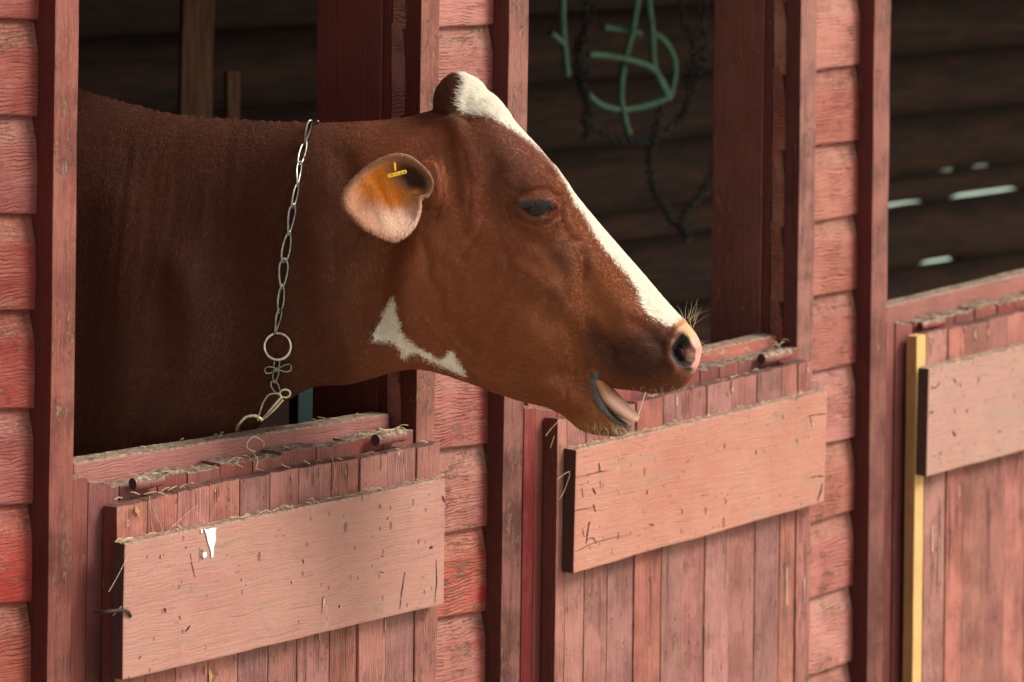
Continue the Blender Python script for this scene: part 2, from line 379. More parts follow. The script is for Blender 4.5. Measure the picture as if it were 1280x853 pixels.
siding([(1026, -5, 1083, -13), (1024, 87.5, 1081, 79), (1022, 182, 1079, 174), (1020, 277, 1077, 266.5), (1017, 371, 1075, 361), (1017, 465.5, 1072, 453.7), (1017, 558, 1071, 545.5), (1019, 653, 1068, 638.5), (1017, 747, 1067, 732), (1015, 843, 1067, 827)],
       XD0+.0005, XE0-.0005, 6, 8, red=.012)
siding([(1640, -40, 1700, -52), (1640, 50, 1700, 37)], XF0, XG0, 6, 26)

# rest of the barn shell: roof, side walls, floor, the log wall at the back
bm = bmesh.new()
def quadbox(bm, a, b, c, d, off):
    v0 = [bm.verts.new(p) for p in (a, b, c, d)]; v1 = [bm.verts.new(Vector(p)+Vector(off)) for p in (a, b, c, d)]
    bm.faces.new(v0); bm.faces.new(v1[::-1])
    for i in range(4): bm.faces.new([v0[i], v1[i], v1[(i+1) % 4], v0[(i+1) % 4]])
YB = 1.75
quadbox(bm, (-3.4, -.22, 2.40), (7.4, -.22, 2.40), (7.4, YB+.3, 3.4), (-3.4, YB+.3, 3.4), (0, 0, .06))
finish('roof', bm, M['roof'], barn)
for x in (-3.3, 7.2): box('side_wall', x, x+.1, .16, YB, 0, 3.3, M['roof'], barn, n=4)
plane('barn_floor', -3.2, 7.2, .17, YB+.1, .012, M['inground'])
def log(z, r, gaps):
    """one log of the back wall; gaps = spans (x0, x1, depth) where its underside is hewn away and daylight comes through"""
    bm = bmesh.new(); N = 200; seg = 14; rings = []; sd = random.random()*90
    for i in range(N+1):
        x = -3.2+10.4*i/N; ring = []
        dy = noise.noise(Vector((x*.7, sd, 0)))*.02
        cut = sum(g[2]*sstep(g[0]-.03, g[0]+.02, x)*sstep(g[1]+.03, g[1]-.02, x) for g in gaps)
        for k in range(seg):
            a = 2*math.pi*k/seg; rr = r*(1+.05*(1-min(1, cut*200))*noise.noise(Vector((x*2.2, math.cos(a)+sd, math.sin(a)))))
            y = math.cos(a)*rr; zz = math.sin(a)*rr*1.03
            if zz < 0: zz *= 1-cut/r
            ring.append(bm.verts.new((x, YB+.08+y+dy, z+zz)))
        rings.append(ring)
    for i in range(N):
        for k in range(seg): bm.faces.new([rings[i][k], rings[i+1][k], rings[i+1][(k+1) % seg], rings[i][(k+1) % seg]])
    bm.faces.new(rings[0]); bm.faces.new(rings[-1][::-1])
    return finish('log', bm, M['log'], barn, smooth=True)
slits = [(1096, 1168, 256, .0095), (1210, 1288, 253, .0095), (1184, 1214, 219, .0070), (1228, 1258, 219, .0068), (1156, 1212, 333.5, .0150)]

jz = [W(1180, yy, YB+.02).z for yy in (333.5, 254.5, 219)]
joints = [jz[0]-.165*k for k in range(5, 0, -1)] + jz + [jz[2]+.155*k for k in range(1, 15)]
gap_at = {round(jz[0], 4): [sl_ for sl_ in slits if sl_[2] > 300], round(jz[1], 4): [sl_ for sl_ in slits if 240 < sl_[2] < 300], round(jz[2], 4): [sl_ for sl_ in slits if sl_[2] < 240]}
for a, b in zip(joints[:-1], joints[1:]):
    g = [(W(q[0], q[2], YB+.02).x, W(q[1], q[2], YB+.02).x, q[3]) for q in gap_at.get(round(a, 4), [])]
    log((a+b)/2, (b-a)/2*1.0, g)
# posts standing inside the stall
def ipost(pxa, pxb, y, pyt, name, top=None):
    a, b = W(pxa, 100, y), W(pxb, 100, y)
    z1 = W(pxa, pyt, y).z if top is None else top
    box(name, a.x, b.x, y, y+.012, .02, z1, M['post'], barn, n=14, wob=.006, bev=.008)
ipost(228, 268, 1.0, 0, 'interior_post', top=2.5)
ipost(285, 300, 1.15, 90, 'interior_stake')
tp = box('teal_board', W(373, 500, .5).x, W(406, 500, .5).x, .5, .52, .02, W(380, 470, .5).z, M['teal'], None, n=4)
tag(tp, 'dark teal board seen under the cow neck behind the nearest half door', 'board')

# ------------------------------------------------------------------ half doors
def lerp_line(pts, x):
    for (a, b), (c, d) in zip(pts[:-1], pts[1:]):
        if x <= c or (c, d) == pts[-1]: return b+(d-b)*(x-a)/(c-a)
def planks(parent, joints, top, y, t, mat, seed, low=820, gap=.0009, rough=.0024, zb=.08, wob=.0008, deep=None, dz=0.0011):
    rnd = random.Random(seed)
    for k, (a, b) in enumerate(zip(joints[:-1], joints[1:])):
        ya, yb = lerp_line(top, a), lerp_line(top, b)
        A, B = W(a, ya, y), W(b, yb, y); d = rnd.uniform(-dz, dz); yo = rnd.uniform(-.0014, .0014)
        g = gap*rnd.choice((.2, .35, .5, .9, 1.4, 1.9))
        TL, TR = Vector((A.x+g, y+yo, A.z+d)), Vector((B.x-g, y+yo, B.z+d+rnd.uniform(-.001, .001)))
        slant = rnd.uniform(-.0008, .0008)
        BL, BR = Vector((A.x+g+slant, y+yo, zb)), Vector((B.x-g+slant, y+yo, zb))
        fr_ = (lambda co, q=deep: q(co)) if deep else None
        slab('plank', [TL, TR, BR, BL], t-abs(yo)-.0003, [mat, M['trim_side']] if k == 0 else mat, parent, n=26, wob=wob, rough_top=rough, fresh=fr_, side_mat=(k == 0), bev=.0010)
def board_px(name, tl, tr, br, bl, y, t, mats, parent, **kw):
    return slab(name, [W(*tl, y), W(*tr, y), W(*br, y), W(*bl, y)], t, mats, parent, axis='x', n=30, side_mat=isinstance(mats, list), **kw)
def dowel(parent, p0, p1, r, y):
    """round bar of the bolt: its end grain shows to the left"""
    bm = bmesh.new(); a, b = W(*p0, y), W(*p1, y)
    n_ = 10; pts = [a.lerp(b, i/n_)+Vector((0, noise.noise(Vector((i*.7, a.x*9, 0)))*.001, noise.noise(Vector((i*.7, a.x*9, 5)))*.001)) for i in range(n_+1)]
    tube_bm(bm, pts, r, 16, taper=lambda t: .9 if t == 0 else 1)
    bm.faces.ensure_lookup_table(); bm.faces[-2].material_index = 1
    return finish('bolt', bm, [M['inner_plank'], M['end']], parent, smooth=False)

YL, TL_ = -.064, .026         # leaf planks: front plane, thickness
YM, TM = -.036, .036          # inner planks
YR, TR_ = .004, .034          # rail at the back
YBR, TB = -.087, .0225        # the wide brace board on the front
red_low = lambda z0: (lambda co: .8*sstep(z0, z0-.12, co.z))
# --- door 1
def half_door(px0):
    return None
def hd(x0): 
    e = empty('half_door', (0, 0, 0)); e.parent = barn; e.location = (x0, 0, 0); return e
d1 = hd(XA1)
planks(d1, [147, 185, 222, 262, 300, 338, 374, 415, 450, 485, 521, 550], [(147, 634), (185, 624.5), (300, 599), (416, 578.6), (523, 560), (550, 552.5)], YL, TL_, M['plank'], 1)
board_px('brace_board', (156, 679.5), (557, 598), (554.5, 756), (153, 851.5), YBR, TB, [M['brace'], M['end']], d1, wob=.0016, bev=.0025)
zi = W(120, 600, YM).z
planks(d1, [92, 111, 150, 197, 234, 274, 316, 352, 396, 440, 480, 517], [(92, 601), (111, 600), (150, 605), (151, 611), (234, 590), (316, 576), (396, 560), (480, 546), (517, 539)], YM, TM, M['inner_plank'], 2, gap=.0016, rough=.006, dz=.003, deep=red_low(zi-.04))
board_px('rail', (92, 579), (487, 517), (487, 660), (92, 705), YR, TR_, M['rail'], d1, wob=.002, bev=.003)
dowel(d1, (166, 605), (200, 600), .0088, -.050); dowel(d1, (469, 550), (503, 544), .0088, -.050)
# --- door 2
d2 = hd(XC1)
planks(d2, [697, 709, 733, 762, 795, 829, 856, 884, 914, 947, 978, 998, 1015], [(697, 523), (709, 524.5), (840, 493), (947, 467), (978, 459.5), (1015, 450)], YL, TL_, M['plank'], 3)
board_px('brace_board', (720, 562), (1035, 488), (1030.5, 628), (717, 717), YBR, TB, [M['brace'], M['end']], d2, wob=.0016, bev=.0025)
zi2 = W(665, 510, YM).z
planks(d2, [654, 669, 697, 730, 760, 790, 820, 848, 876, 899, 924, 950, 972, 996], [(654, 508), (669, 508), (697, 512), (698, 505), (848, 470), (907, 455), (996, 436)], YM, TM, M['inner_plank'], 4, gap=.0016, rough=.006, dz=.003, deep=red_low(zi2-.04))
board_px('rail', (660, 489), (972, 418), (972, 560), (660, 640), YR, TR_, M['rail'], d2, wob=.002, bev=.003)
dowel(d2, (952, 449), (985, 442), .0088, -.050)
# --- door 3
d3 = hd(XE1)
planks(d3, [1158, 1185, 1206, 1235, 1259, 1285, 1312, 1338, 1366, 1392, 1420, 1446, 1474, 1502, 1530], [(1158, 418), (1206, 407), (1240, 400), (1280, 388.6), (1530, 329)], YL, TL_, M['plank'], 5)
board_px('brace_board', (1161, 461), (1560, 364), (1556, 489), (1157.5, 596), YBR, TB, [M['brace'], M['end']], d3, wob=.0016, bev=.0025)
planks(d3, [1108, 1119, 1142, 1165, 1193, 1219, 1246, 1270, 1296, 1322, 1350, 1376, 1402, 1430, 1456, 1480, 1506, 1530], [(1108, 403), (1142, 403), (1143, 404), (1173, 398), (1280, 371), (1530, 310)], YM, TM, M['inner_plank'], 6, gap=.0016, rough=.005, dz=.002, deep=red_low(W(1120, 440, YM).z))
board_px('rail', (1108, 383), (1520, 284), (1520, 390), (1108, 500), YR, TR_, M['rail'], d3, wob=.0016, bev=.003)
dowel(d3, (1150, 408), (1178, 402), .007, -.045)
a = W(1146, 421, -.066); b = W(1157.5, 420, -.066)
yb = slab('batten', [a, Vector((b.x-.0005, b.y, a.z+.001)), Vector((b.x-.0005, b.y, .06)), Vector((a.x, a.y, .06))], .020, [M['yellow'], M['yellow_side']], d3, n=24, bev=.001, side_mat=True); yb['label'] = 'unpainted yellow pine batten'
# pale scrap stuck on the near brace board, nail ends, latch hook
bm = bmesh.new()
for poly in ([(255, 661), (259, 662.5), (263, 660.5), (270.5, 660), (269, 667), (270, 674), (267.5, 684), (266.5, 697), (264.5, 697.5), (263.5, 688), (260, 678), (258, 668)], [(253.5, 691.5), (256, 690), (258.5, 691), (259, 695), (255.5, 698), (253.5, 696)], [(251, 662), (253, 661.5), (253.5, 666), (251.5, 667)]):
    f0 = [bm.verts.new(W(x, y, YBR-.0012)) for x, y in poly]; f1 = [bm.verts.new(W(x, y, YBR+.0008)) for x, y in poly]
    bm.faces.new(f0); bm.faces.new(f1[::-1])
    for i in range(len(f0)): bm.faces.new([f0[i], f1[i], f1[(i+1) % len(f0)], f0[(i+1) % len(f0)]])
o = finish('paper_scrap', bm, M['white_scrap'], d1); o['label'] = 'torn white paper scrap on the brace board'
bm = bmesh.new(); tube_bm(bm, catmull([W(118, 765, YL), W(132, 765, YBR-.004), (W(150, 763, YBR-.006)), W(160, 765, YBR-.004), W(163, 771, YBR)], 5), .0022, 8); finish('hook', bm, M['end'], d1)

# ------------------------------------------------------------------ the cow
# sections: spine-side point, belly-side point (photograph pixels), half width (m), height of the widest level, superellipse exponents, distance
SEC = [
 (-430, 260, -430, 820, .12, .5, 2.0, 2.0, 6.02), (-380, 170, -380, 960, .22, .5, 2.0, 2.0, 5.98), (-250, 112, -250, 1080, .28, .5, 2.0, 2.0, 5.90), (-60, 104, -80, 1060, .27, .5, 1.8, 2.0, 5.78), (60, 104, 20, 1000, .235, .5, 1.6, 2.0, 5.70),
 (140, 124, 100, 880, .195, .5, 1.6, 2.0, 5.645), (215, 143, 190, 720, .160, .5, 1.7, 2.0, 5.60), (300, 150.5, 290, 570, .130, .5, 1.8, 1.9, 5.555), (385, 154, 373, 491, .115, .50, 1.9, 2.0, 5.50),
 (455, 152.5, 440, 478, .103, .50, 2.0, 2.0, 5.465), (505, 147, 508, 461, .093, .52, 2.1, 2.0, 5.445), (541, 137, 548, 464, .088, .48, 2.2, 1.9, 5.44), (572, 118, 585, 474, .088, .42, 2.3, 1.8, 5.44),
 (612, 114, 622, 489, .094, .38, 2.5, 1.75, 5.44), (648, 153, 655, 500, .101, .34, 2.6, 1.7, 5.44), (680, 187, 684, 509, .103, .28, 2.7, 1.6, 5.44), (707, 223, 706, 505, .090, .26, 2.6, 1.6, 5.44), (727, 250, 722, 496, .076, .28, 2.5, 1.7, 5.44),
 (752, 281, 737, 484, .066, .32, 2.4, 1.8, 5.44), (780, 314, 754, 482, .060, .38, 2.3, 1.9, 5.44), (805, 343, 772, 485, .058, .46, 2.2, 2.0, 5.44), (829, 372, 793, 487, .061, .52, 2.1, 2.0, 5.44), (848, 393, 815, 490, .064, .52, 2.1, 2.0, 5.44),
 (862, 406, 836, 488, .062, .50, 2.1, 2.1, 5.44), (873, 421, 851, 482, .053, .5, 2.1, 2.1, 5.44), (878, 436, 865, 470, .034, .5, 2.0, 2.0, 5.44)]
JAW = [(640, 380, 640, 470, .040, .5, 2, 2, 5.44), (672, 400, 668, 497, .052, .5, 2, 2, 5.44), (700, 425, 692, 512, .052, .55, 2, 2, 5.44), (726, 450, 706, 519, .048, .55, 2, 2, 5.44), (744, 473, 715, 527, .045, .5, 2, 2, 5.44),
 (753, 494, 727, 536, .044, .45, 2.2, 2, 5.44), (762, 509, 743, 541, .043, .4, 2.4, 2, 5.44), (773, 521, 760, 542.5, .038, .4, 2.4, 2, 5.44), (783, 529, 775, 542, .029, .4, 2.2, 2, 5.44), (788, 532, 785, 540, .014, .5, 2, 2, 5.44)]
def loft(bm, S, n_sub=10, seg=72):
    A = np.array(S, float); n_ = len(A); P = np.vstack([2*A[0]-A[1], A, 2*A[-1]-A[-2]]); rows = []
    for i in range(1, n_):
        a, b, c, d = P[i-1], P[i], P[i+1], P[i+2]
        for k in range(n_sub):
            t = k/n_sub; rows.append(.5*((2*b)+(c-a)*t+(2*a-5*b+4*c-d)*t*t+(3*b-a-3*c+d)*t**3))
    rows.append(A[-1]); rings = []
    for r_ in rows:
        tx, ty, bx, by, w_, m_, nu, nl, Z = r_; ring = []
        ty += w_*(ty-CY)/Z*min(.8, max(0, (nu-2)*1.3))           # flat-topped sections: the far edge would stand above the outline
        for k in range(seg):
            ph = 2*math.pi*k/seg; c, s_ = math.cos(ph), math.sin(ph)
            n_e = nu if c > 0 else nl
            lat = math.copysign(abs(s_)**(2/n_e), s_)*w_
            v_ = m_ - m_*abs(c)**(2/n_e) if c > 0 else m_ + (1-m_)*abs(c)**(2/n_e)
            p = CP(tx+(bx-tx)*v_, ty+(by-ty)*v_, Z)
            ring.append(bm.verts.new(p + Fv*lat))
        rings.append(ring)
    for i in range(len(rings)-1):
        for k in range(seg): bm.faces.new([rings[i][k], rings[i+1][k], rings[i+1][(k+1) % seg], rings[i][(k+1) % seg]])
    bm.faces.new(rings[0]); bm.faces.new(rings[-1][::-1])
bm = bmesh.new()
loft(bm, SEC); loft(bm, JAW)
def ball(bm, px, py, Z, rx, ry, rz, rot=0):
    """ellipsoid: rx, ry in metres in the picture plane (turned by rot degrees), rz across"""
    c = CP(px, py, Z); r_ = bmesh.ops.create_uvsphere(bm, u_segments=32, v_segments=20, radius=1)
    ex = Rr*math.cos(R(rot))-Ur*math.sin(R(rot)); ey = Ur*math.cos(R(rot))+Rr*math.sin(R(rot))
    for v_ in r_['verts']: p = v_.co.copy(); v_.co = c+ex*p.x*rx+ey*p.y*ry+Fv*p.z*rz
ball(bm, 572, 125, 5.44, .030, .036, .050, 20)       # poll
ball(bm, 592, 126, 5.44, .022, .034, .045, -30); ball(bm, 606, 153, 5.44, .022, .032, .052, -40); ball(bm, 598, 134, 5.44, .021, .030, .046, -40)
for s_ in (-1, 1):
    ball(bm, 540, 232, 5.44+s_*.078, .026, .034, .024)   # ear roots
    ball(bm, 672, 240, 5.44+s_*.078, .036, .024, .026, 30)   # brow over the eye
# forelegs, down to the straw
for s_, xo in ((-1, 60), (1, 110)):
    c = CP(xo, 700, 5.66+s_*.13); 
    pts = [c+Vector((0, 0, .2)), c, Vector((c.x, c.y, .45)), Vector((c.x+.01, c.y-.01, .40)), Vector((c.x, c.y, .12)), Vector((c.x+.01, c.y-.02, .02))]
    tube_bm(bm, catmull(pts, 6), .075, 20, taper=lambda t: 1.15-.65*min(1, t*1.5)+(.12 if .55 < t < .68 else 0)+(.15 if t > .93 else 0))
for xo, zo in ((-330, 6.1), (-340, 5.85)):
    c = CP(xo, 760, zo); pts = [c+Vector((0, 0, .2)), c, Vector((c.x-.03, c.y-.03, .50)), Vector((c.x-.05, c.y-.05, .42)), Vector((c.x, c.y, .10)), Vector((c.x+.02, c.y, .02))]
    tube_bm(bm, catmull(pts, 6), .085, 20, taper=lambda t: 1.3-.8*min(1, t*1.6)+(.10 if .55 < t < .66 else 0)+(.12 if t > .93 else 0))
bmesh.ops.recalc_face_normals(bm, faces=bm.faces[:])
me = bpy.data.meshes.new('body'); bm.to_mesh(me); bm.free()
tmp = bpy.data.objects.new('tmp', me); C.objects.link(tmp)
md = tmp.modifiers.new('r', 'REMESH'); md.mode = 'VOXEL'; md.voxel_size = .0036
m2 = tmp.modifiers.new('s', 'SMOOTH'); m2.factor = .6; m2.iterations = 9
dg = bpy.context.evaluated_depsgraph_get(); me2 = bpy.data.meshes.new_from_object(tmp.evaluated_get(dg))
bpy.data.objects.remove(tmp)
BASIS = np.array([Rr[:], Ur[:], Fv[:]]); CAMN = np.array(CAM[:])
def to_px(co):
    q = (co-CAMN) @ BASIS.T
    return CX+F_PX*q[:, 0]/q[:, 2], CY-F_PX*q[:, 1]/q[:, 2], q[:, 2]
def coords_of(me):
    a = np.empty(len(me.vertices)*3, np.float32); me.vertices.foreach_get('co', a); return a.reshape(-1, 3).astype(float)
# refine around the eye, the nostril and the mouth
bm = bmesh.new(); bm.from_mesh(me2)
for boxes in ([(628, 215, 735, 300), (825, 395, 885, 500), (735, 455, 800, 545), (520, 180, 560, 265)], [(643, 244, 712, 288), (834, 414, 872, 468)]):
    co = np.array([v_.co[:] for v_ in bm.verts]); X, Y, Z = to_px(co); sel = np.zeros(len(co), bool)
    for (x0, y0, x1, y1) in boxes: sel |= (X > x0) & (X < x1) & (Y > y0) & (Y < y1)
    bm.edges.ensure_lookup_table(); bm.verts.index_update()
    ed = [e for e in bm.edges if sel[e.verts[0].index] and sel[e.verts[1].index]]
    bmesh.ops.subdivide_edges(bm, edges=ed, cuts=1, use_grid_fill=True)
bmesh.ops.triangulate(bm, faces=[f_ for f_ in bm.faces if len(f_.verts) > 4])
bm.to_mesh(me2); bm.free()

def seg_dist(X, Y, pts, closed=False):
    D = np.full(X.shape, 1e9); P = list(pts)+([pts[0]] if closed else [])
    for (x0, y0), (x1, y1) in zip(P[:-1], P[1:]):
        dx, dy = x1-x0, y1-y0; L = dx*dx+dy*dy+1e-9
        t = np.clip(((X-x0)*dx+(Y-y0)*dy)/L, 0, 1); D = np.minimum(D, np.hypot(X-x0-t*dx, Y-y0-t*dy))
    return D
def poly_sd(X, Y, pts):
    """signed distance in photograph pixels, positive inside"""
    ins = np.zeros(X.shape, bool); n_ = len(pts); j = n_-1
    for i in range(n_):
        xi, yi = pts[i]; xj, yj = pts[j]
        ins ^= ((yi > Y) != (yj > Y)) & (X < (xj-xi)*(Y-yi)/(yj-yi+1e-12)+xi); j = i
    D = seg_dist(X, Y, pts, True); return np.where(ins, D, -D)
def blob(X, Y, cx, cy, rx, ry, rot=0):
    c, s_ = math.cos(R(rot)), math.sin(R(rot)); u = (X-cx)*c+(Y-cy)*s_; v_ = -(X-cx)*s_+(Y-cy)*c
    return np.exp(-((u/rx)**2+(v_/ry)**2))
def stroke(X, Y, pts, wd): return np.exp(-(seg_dist(X, Y, pts)/wd)**2)
EYE = [(650, 257), (656, 255.5), (666, 255), (678, 254.5), (686, 255.5), (690, 258), (686, 262.5), (679, 264.4), (670, 265), (661, 263.4), (654, 260.3)]
NOS = [(846, 425), (852, 419), (858, 423), (863, 432), (868, 440), (868, 450), (863, 457), (855, 460), (847, 455), (841, 446), (839, 436)]
def relief(X, Y):
    """coat relief in millimetres, outwards positive"""
    d = np.zeros_like(X)
    d += 12*blob(X, Y, 592, 368, 80, 66, 25)                  # cheek muscle
    d += 3*blob(X, Y, 560, 300, 45, 45) + 3.5*blob(X, Y, 655, 420, 50, 30, 25)
    d -= 20*stroke(X, Y, [(490, 282), (480, 330), (474, 372), (470, 410)], 19)     # hollow between jaw and neck
    d -= 5*stroke(X, Y, [(540, 268), (512, 300), (492, 330)], 13)
    d += 5*stroke(X, Y, [(500, 330), (505, 395), (540, 440), (600, 468), (660, 485)], 20)   # edge of the jaw bone
    d -= 3*stroke(X, Y, [(610, 455), (650, 463), (700, 470)], 9)
    d += 5*stroke(X, Y, [(640, 222), (668, 210), (694, 214), (706, 232)], 15)      # brow bone
    d += 4*blob(X, Y, 690, 222, 20, 16, 40)
    d -= 6*stroke(X, Y, [(618, 208), (604, 232), (612, 262)], 15)  # temple hollow
    d -= 4*blob(X, Y, 632, 262, 16, 22)
    d += 4.0*stroke(X, Y, [(575, 160), (588, 200), (596, 245), (600, 280)], 14)      # ridge from the poll to the cheek
    d -= 3.0*stroke(X, Y, [(560, 170), (566, 210), (572, 250)], 8)
    d -= 4*stroke(X, Y, [(650, 290), (676, 302), (700, 296)], 10)        # under the eye
    d -= 5*stroke(X, Y, [(701, 268), (706, 284), (720, 300)], 5.5)         # tear groove
    d += 5*stroke(X, Y, [(700, 300), (712, 330), (716, 356)], 13)
    d -= 4.5*stroke(X, Y, [(728, 318), (731, 340), (725, 358)], 7)
    d += 3*stroke(X, Y, [(742, 330), (758, 365), (790, 395)], 12)
    d += 4*stroke(X, Y, [(650, 330), (690, 362), (732, 402)], 14)          # facial crest
    d -= 3*stroke(X, Y, [(655, 372), (690, 398), (722, 420)], 12)
    d -= 3.5*blob(X, Y, 688, 372, 10, 9)
    d -= 6*stroke(X, Y, [(738, 404), (752, 424), (765, 440)], 8)          # crease over the mouth corner
    d += 5*blob(X, Y, 800, 440, 38, 28, 20) + 3*blob(X, Y, 815, 470, 30, 12)
    d -= 3*stroke(X, Y, [(790, 400), (815, 418), (832, 440)], 8)
    d -= 4*stroke(X, Y, [(722, 430), (730, 460), (728, 490)], 8)
    d += 4*blob(X, Y, 740, 515, 26, 16, 30)
    # veins, loose skin and small folds
    for pts, wd, am in (([(733, 300), (722, 340), (708, 372), (700, 400), (706, 430)], 4.5, .9), ([(722, 340), (700, 352), (672, 360)], 4.0, .8), ([(640, 480), (600, 462), (560, 430), (530, 392)], 3.5, 1.4),
                        ([(715, 440), (722, 465), (720, 492)], 3.0, -1.6), ([(707, 446), (712, 470), (708, 498)], 3.0, -1.2), ([(698, 452), (702, 476)], 3.0, -1.0), ([(765, 430), (800, 424), (828, 430)], 4, -1.4),
                        ([(770, 456), (800, 462), (835, 458)], 5, -1.5), ([(612, 250), (600, 290), (575, 320)], 5, -1.8), ([(625, 300), (640, 330), (668, 350)], 5, -1.6), ([(560, 200), (556, 240), (545, 275)], 3, -1.6),
                        ([(580, 190), (590, 230), (588, 260)], 4, -1.2), ([(630, 226), (640, 236), (650, 241)], 2.4, -1.2), ([(636, 244), (630, 258), (636, 272)], 2.4, -1.3), ([(640, 280), (655, 288), (676, 290), (694, 284)], 2.6, -1.3),
                        ([(676, 214), (694, 226), (704, 246)], 3, -1.4), ([(530, 300), (540, 350), (560, 400), (600, 440)], 6, -1.5), ([(745, 300), (770, 340), (800, 375)], 4, -1.4)):
        d += am*stroke(X, Y, pts, wd)
    d += 1.1*np.sin(X*.11+2.2*np.sin(Y*.05))*np.sin(Y*.09+1.7*np.sin(X*.06))*blob(X, Y, 650, 380, 160, 120)
    # eyelids and eye
    e = poly_sd(X, Y, EYE)
    near = blob(X, Y, 670, 260, 34, 26)
    d += 7.5*near
    d += 6.0*stroke(X, Y, [(647, 258), (653, 252), (664, 248.5), (678, 248), (689, 251), (693, 257)], 4.0)
    d -= 2.4*stroke(X, Y, [(643, 250), (652, 241), (668, 237), (684, 238), (694, 245)], 3.0)
    d += 2.4*stroke(X, Y, [(648, 262), (658, 271), (671, 274.5), (684, 272), (691, 264)], 3.0)
    d -= 2.0*stroke(X, Y, [(645, 268), (656, 278), (672, 282), (688, 279), (696, 272)], 2.8)
    d += 2.2*stroke(X, Y, [(690, 260), (698, 267), (701, 276)], 2.6)
    d -= 1.6*stroke(X, Y, [(694, 258), (704, 268), (706, 278)], 2.4)
    d -= 15*np.clip((e+1.2)/2.6, 0, 1)
    # nostril
    e = poly_sd(X, Y, NOS)
    d += 4.5*stroke(X, Y, [(842, 418), (852, 412), (862, 418), (870, 434)], 6) + 3.5*stroke(X, Y, [(836, 430), (835, 446), (843, 460)], 6)
    d -= 16*np.clip((e+.5)/7, 0, 1)
    d += 9*blob(X, Y, 857, 437, 5, 9, -35)
    # folds around the ear root
    for k, (o_, a_) in enumerate(((0, 1.5), (9, 1.2), (17, .8))):
        d += a_*stroke(X, Y, [(541+o_, 200), (549+o_, 222), (548+o_, 244), (538+o_*.8, 262)], 3.6)
        d -= a_*.8*stroke(X, Y, [(546+o_, 200), (554+o_, 222), (553+o_, 246), (543+o_*.8, 264)], 2.6)
    d += 3*blob(X, Y, 570, 147, 10, 8) - 2.5*stroke(X, Y, [(545, 137), (562, 143), (585, 150)], 5)
    return d
def body_relief(X, Y):
    d = np.zeros_like(X)
    rr = np.random.default_rng(3)
    for k in range(26):                                        # upright skin folds of the neck and shoulder
        x0 = 95+k*13+rr.uniform(-6, 6); y0 = rr.uniform(150, 230); y1 = y0+rr.uniform(120, 260)
        d += rr.uniform(-.8, .8)*stroke(X, Y, [(x0, y0), (x0-8, (y0+y1)/2), (x0-22, y1)], rr.uniform(4, 7))
    d += 8*stroke(X, Y, [(225, 330), (245, 400), (240, 470), (200, 540)], 26) - 5*stroke(X, Y, [(290, 300), (300, 400), (280, 500)], 34)
    d += 8*stroke(X, Y, [(150, 260), (160, 420), (150, 560)], 40)
    d += 6*stroke(X, Y, [(400, 300), (420, 400), (440, 450)], 24)
    d -= 5*stroke(X, Y, [(430, 200), (452, 300), (455, 420)], 16)
    return d
co = coords_of(me2); X, Y, Z = to_px(co)
nn = np.empty(len(me2.vertices)*3, np.float32); me2.vertices.foreach_get('normal', nn); nn = nn.reshape(-1, 3).astype(float)
side = np.abs(nn @ BASIS[2]); wgt = np.clip((side-.08)/.35, 0, 1)
D = relief(X, Y)*.00125*wgt + body_relief(X, Y)*.001*wgt
# little tufts along the spine
D += .0022*np.clip(np.sin(X*.45+2*np.sin(X*.13)), 0, 1)*np.clip(1-side*3, 0, 1)*(X < 380)*(Y < 170)
co = co+nn*D[:, None]
# swellings of the lower lip
lipd = seg_dist(X, Y, [(744, 468), (748, 490), (757, 508), (770, 521), (787, 531)])
co = co+nn*((.0024*np.exp(-(lipd/6)**2)+.0008*np.sin(X*1.9)*np.sin(Y*1.7)*np.exp(-(lipd/7)**2))*wgt)[:, None]
me2.vertices.foreach_set('co', co.astype(np.float32).ravel()); me2.update()

